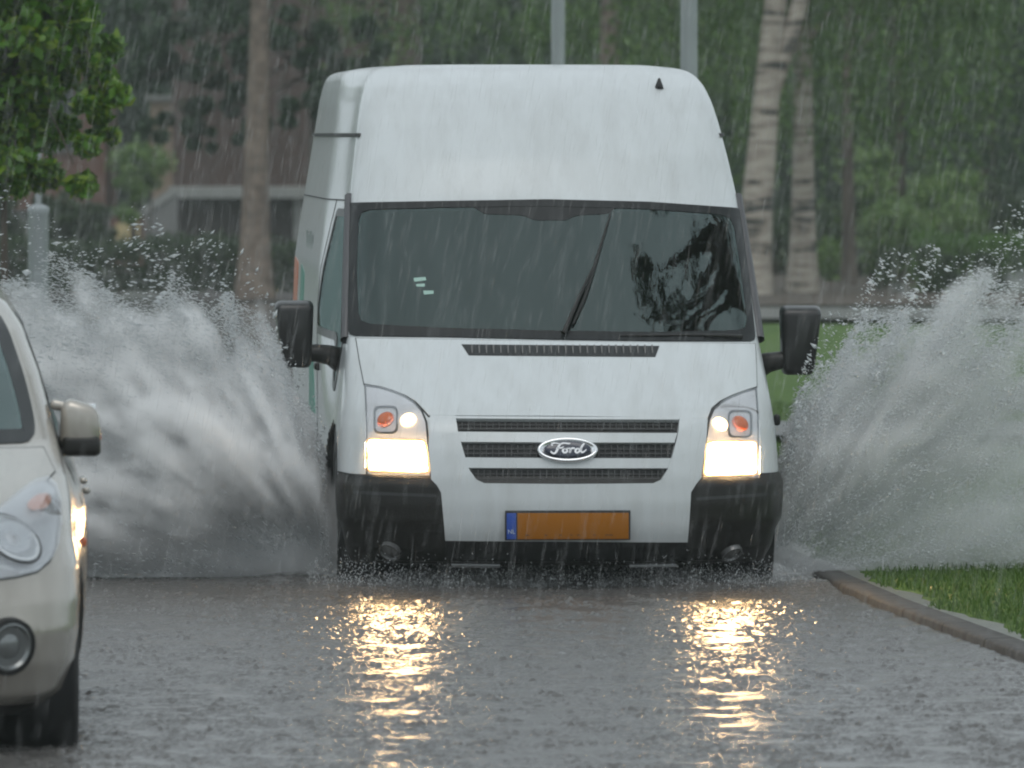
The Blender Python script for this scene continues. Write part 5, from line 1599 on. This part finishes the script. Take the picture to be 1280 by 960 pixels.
    r1 = g.uniform(.0012, .0030, len(C1)); l1 = r1 * g.uniform(2, 6, len(C1))
    r2 = g.lognormal(math.log(.0027), .5, len(C2)); l2 = r2 * g.uniform(1.2, 3.2, len(C2))
    me = drops_mesh('droplets', np.concatenate([C1, C2]), np.concatenate([D1, D2]), np.concatenate([r1, r2]), np.concatenate([l1, l2]))
    o = link('droplets', me, M_drop, root); o['kind'] = 'stuff'
    return root
splash('tall fan of grey spray between the beige hatchback and the van', -.80, 36.75, -1,
       [(0, 2.6), (10, 2.45), (25, 2.15), (43, 1.78), (55, 1.52), (63, 1.40), (72, 1.16), (80, .88), (86, .60), (92, .42)], .95,
       ([0, 6, 20, 90], [.45, .8, 1.0, 1.0]), 4, 7000, 60000, [(.28, .17, (.30, .15), .82), (.75, .12, (.35, .07), .35)])
splash('tall fan of pale spray over the grass verge right of the van', 1.13, 36.85, 1,
       [(0, 1.9), (10, 1.95), (25, 1.95), (40, 1.72), (47, 1.60), (58, 1.40), (65, 1.30), (70, 1.16), (76, .88), (84, .55), (92, .40)], .54,
       ([0, 10, 24, 34, 60, 90], [.30, .24, .26, .60, 1.0, 1.0]), 9, 9000, 52000, [(.22, .14, (.16, .14), .75)])

def low_spray():
    g = np.random.default_rng(44)
    root = empty('bumper_spray', (VL[0] - .03, 36.35, .03), VPSI); tag(root, 'low ragged spray boiling up under the front bumper of the van', 'splash')
    xs = np.arange(-1.05, 1.06, .02); zs_ = np.arange(0, .26, .01)
    Xg, Zg = np.meshgrid(xs, zs_)
    n1 = fbm(np.stack([Xg.ravel() * 4, Zg.ravel() * 3, np.full(Xg.size, 2.2)], 1), 5).reshape(Xg.shape)
    n0 = fbm(np.stack([xs * 2.2, xs * 0, xs * 0 + 8], 1), 4)
    top = (.065 + .05 * np.exp(-((np.abs(xs) - .62) / .22) ** 2) + .08 * n0)[None]
    th = .16 * np.clip(1 - Zg / np.clip(top, .03, 1), 0, 1) ** 1.2 * np.clip(1 + 1.1 * n1, .05, 2) * np.clip((1.04 - np.abs(Xg)) / .15, 0, 1)
    th = np.where(th < .004, 0, th)
    idx = np.arange(Xg.size).reshape(Xg.shape); N = Xg.size
    on = (th[:-1, :-1] + th[:-1, 1:] + th[1:, 1:] + th[1:, :-1]) > 0
    qf = np.stack([idx[:-1, :-1], idx[:-1, 1:], idx[1:, 1:], idx[1:, :-1]], -1)[on]
    edges = {}
    for a, b_, c_, d_ in qf:
        for e in ((a, b_), (b_, c_), (c_, d_), (d_, a)):
            k = (min(e), max(e)); edges[k] = None if k in edges else e
    wall = np.array([(e[1], e[0], e[0] + N, e[1] + N) for e in edges.values() if e is not None])
    Q = np.concatenate([qf, qf[:, ::-1] + N, wall])
    Vv = np.concatenate([np.stack([Xg, -.1 - th * .5, Zg], -1).reshape(-1, 3), np.stack([Xg, -.1 + th * .5 + 1e-4, Zg], -1).reshape(-1, 3)])
    used = np.zeros(2 * N, bool); used[Q.ravel()] = True; mp = np.cumsum(used) - 1
    me = arr_mesh('mist', Vv[used], mp[Q])
    bm = bmesh.new(); bm.from_mesh(me); bmesh.ops.recalc_face_normals(bm, faces=bm.faces[:]); bm.to_mesh(me); bm.free()
    link('mist', me, M_mist2, root)
    n = 6500
    x = g.uniform(-1.1, 1.1, n); z = np.abs(g.normal(0, .06, n)); y = -.1 + g.normal(0, .16, n)
    C = np.stack([x, y, z], 1); Dv = np.stack([g.normal(0, .5, n), np.full(n, -.3), g.uniform(.2, 1, n)], 1)
    r_ = g.uniform(.0008, .0020, n)
    o = link('droplets', drops_mesh('droplets', C, Dv, r_, r_ * g.uniform(2, 5, n)), M_drop, root); o['kind'] = 'stuff'
low_spray()

def rain():
    g = np.random.default_rng(70)
    n = 26000
    y = g.uniform(18, 100, n) ; x = g.uniform(-1, 1, n) * (.066 * y + .3); z = g.uniform(.05, 1, n) * (2 + .02 * y + .3)
    C = np.stack([x, y, z], 1)
    Dv = np.stack([.17 + g.normal(0, .04, n), g.normal(0, .05, n), np.full(n, 1.0)], 1)
    l = g.lognormal(math.log(.045), .5, n); r_ = g.uniform(.0005, .0012, n)
    return drops_mesh('rain', C, Dv, r_, l)
tag(link('rain', rain(), M_rain), 'heavy rain drops falling everywhere between the camera and the trees', 'rain', kind='stuff')

# =========================================================================== HAZE
bm = bmesh.new(); add_box(bm, (0, 0, 9.0), (372, 372, 20.0))
hz = link('haze', bm_mesh('haze', bm), None, smooth=False)
hm = bpy.data.materials.new('haze_air'); hm.use_nodes = True
t = hm.node_tree; t.nodes.remove(t.nodes['Principled BSDF'])
pv = t.nodes.new('ShaderNodeVolumePrincipled'); pv.inputs['Color'].default_value = (.84, .92, .89, 1); pv.inputs['Density'].default_value = .0007
t.links.new(pv.outputs[0], t.nodes['Material Output'].inputs['Volume'])
hz.data.materials.append(hm)
hz['kind'] = 'stuff'; hz['label'] = 'pale rain haze filling the air over the whole street'; hz['category'] = 'haze'
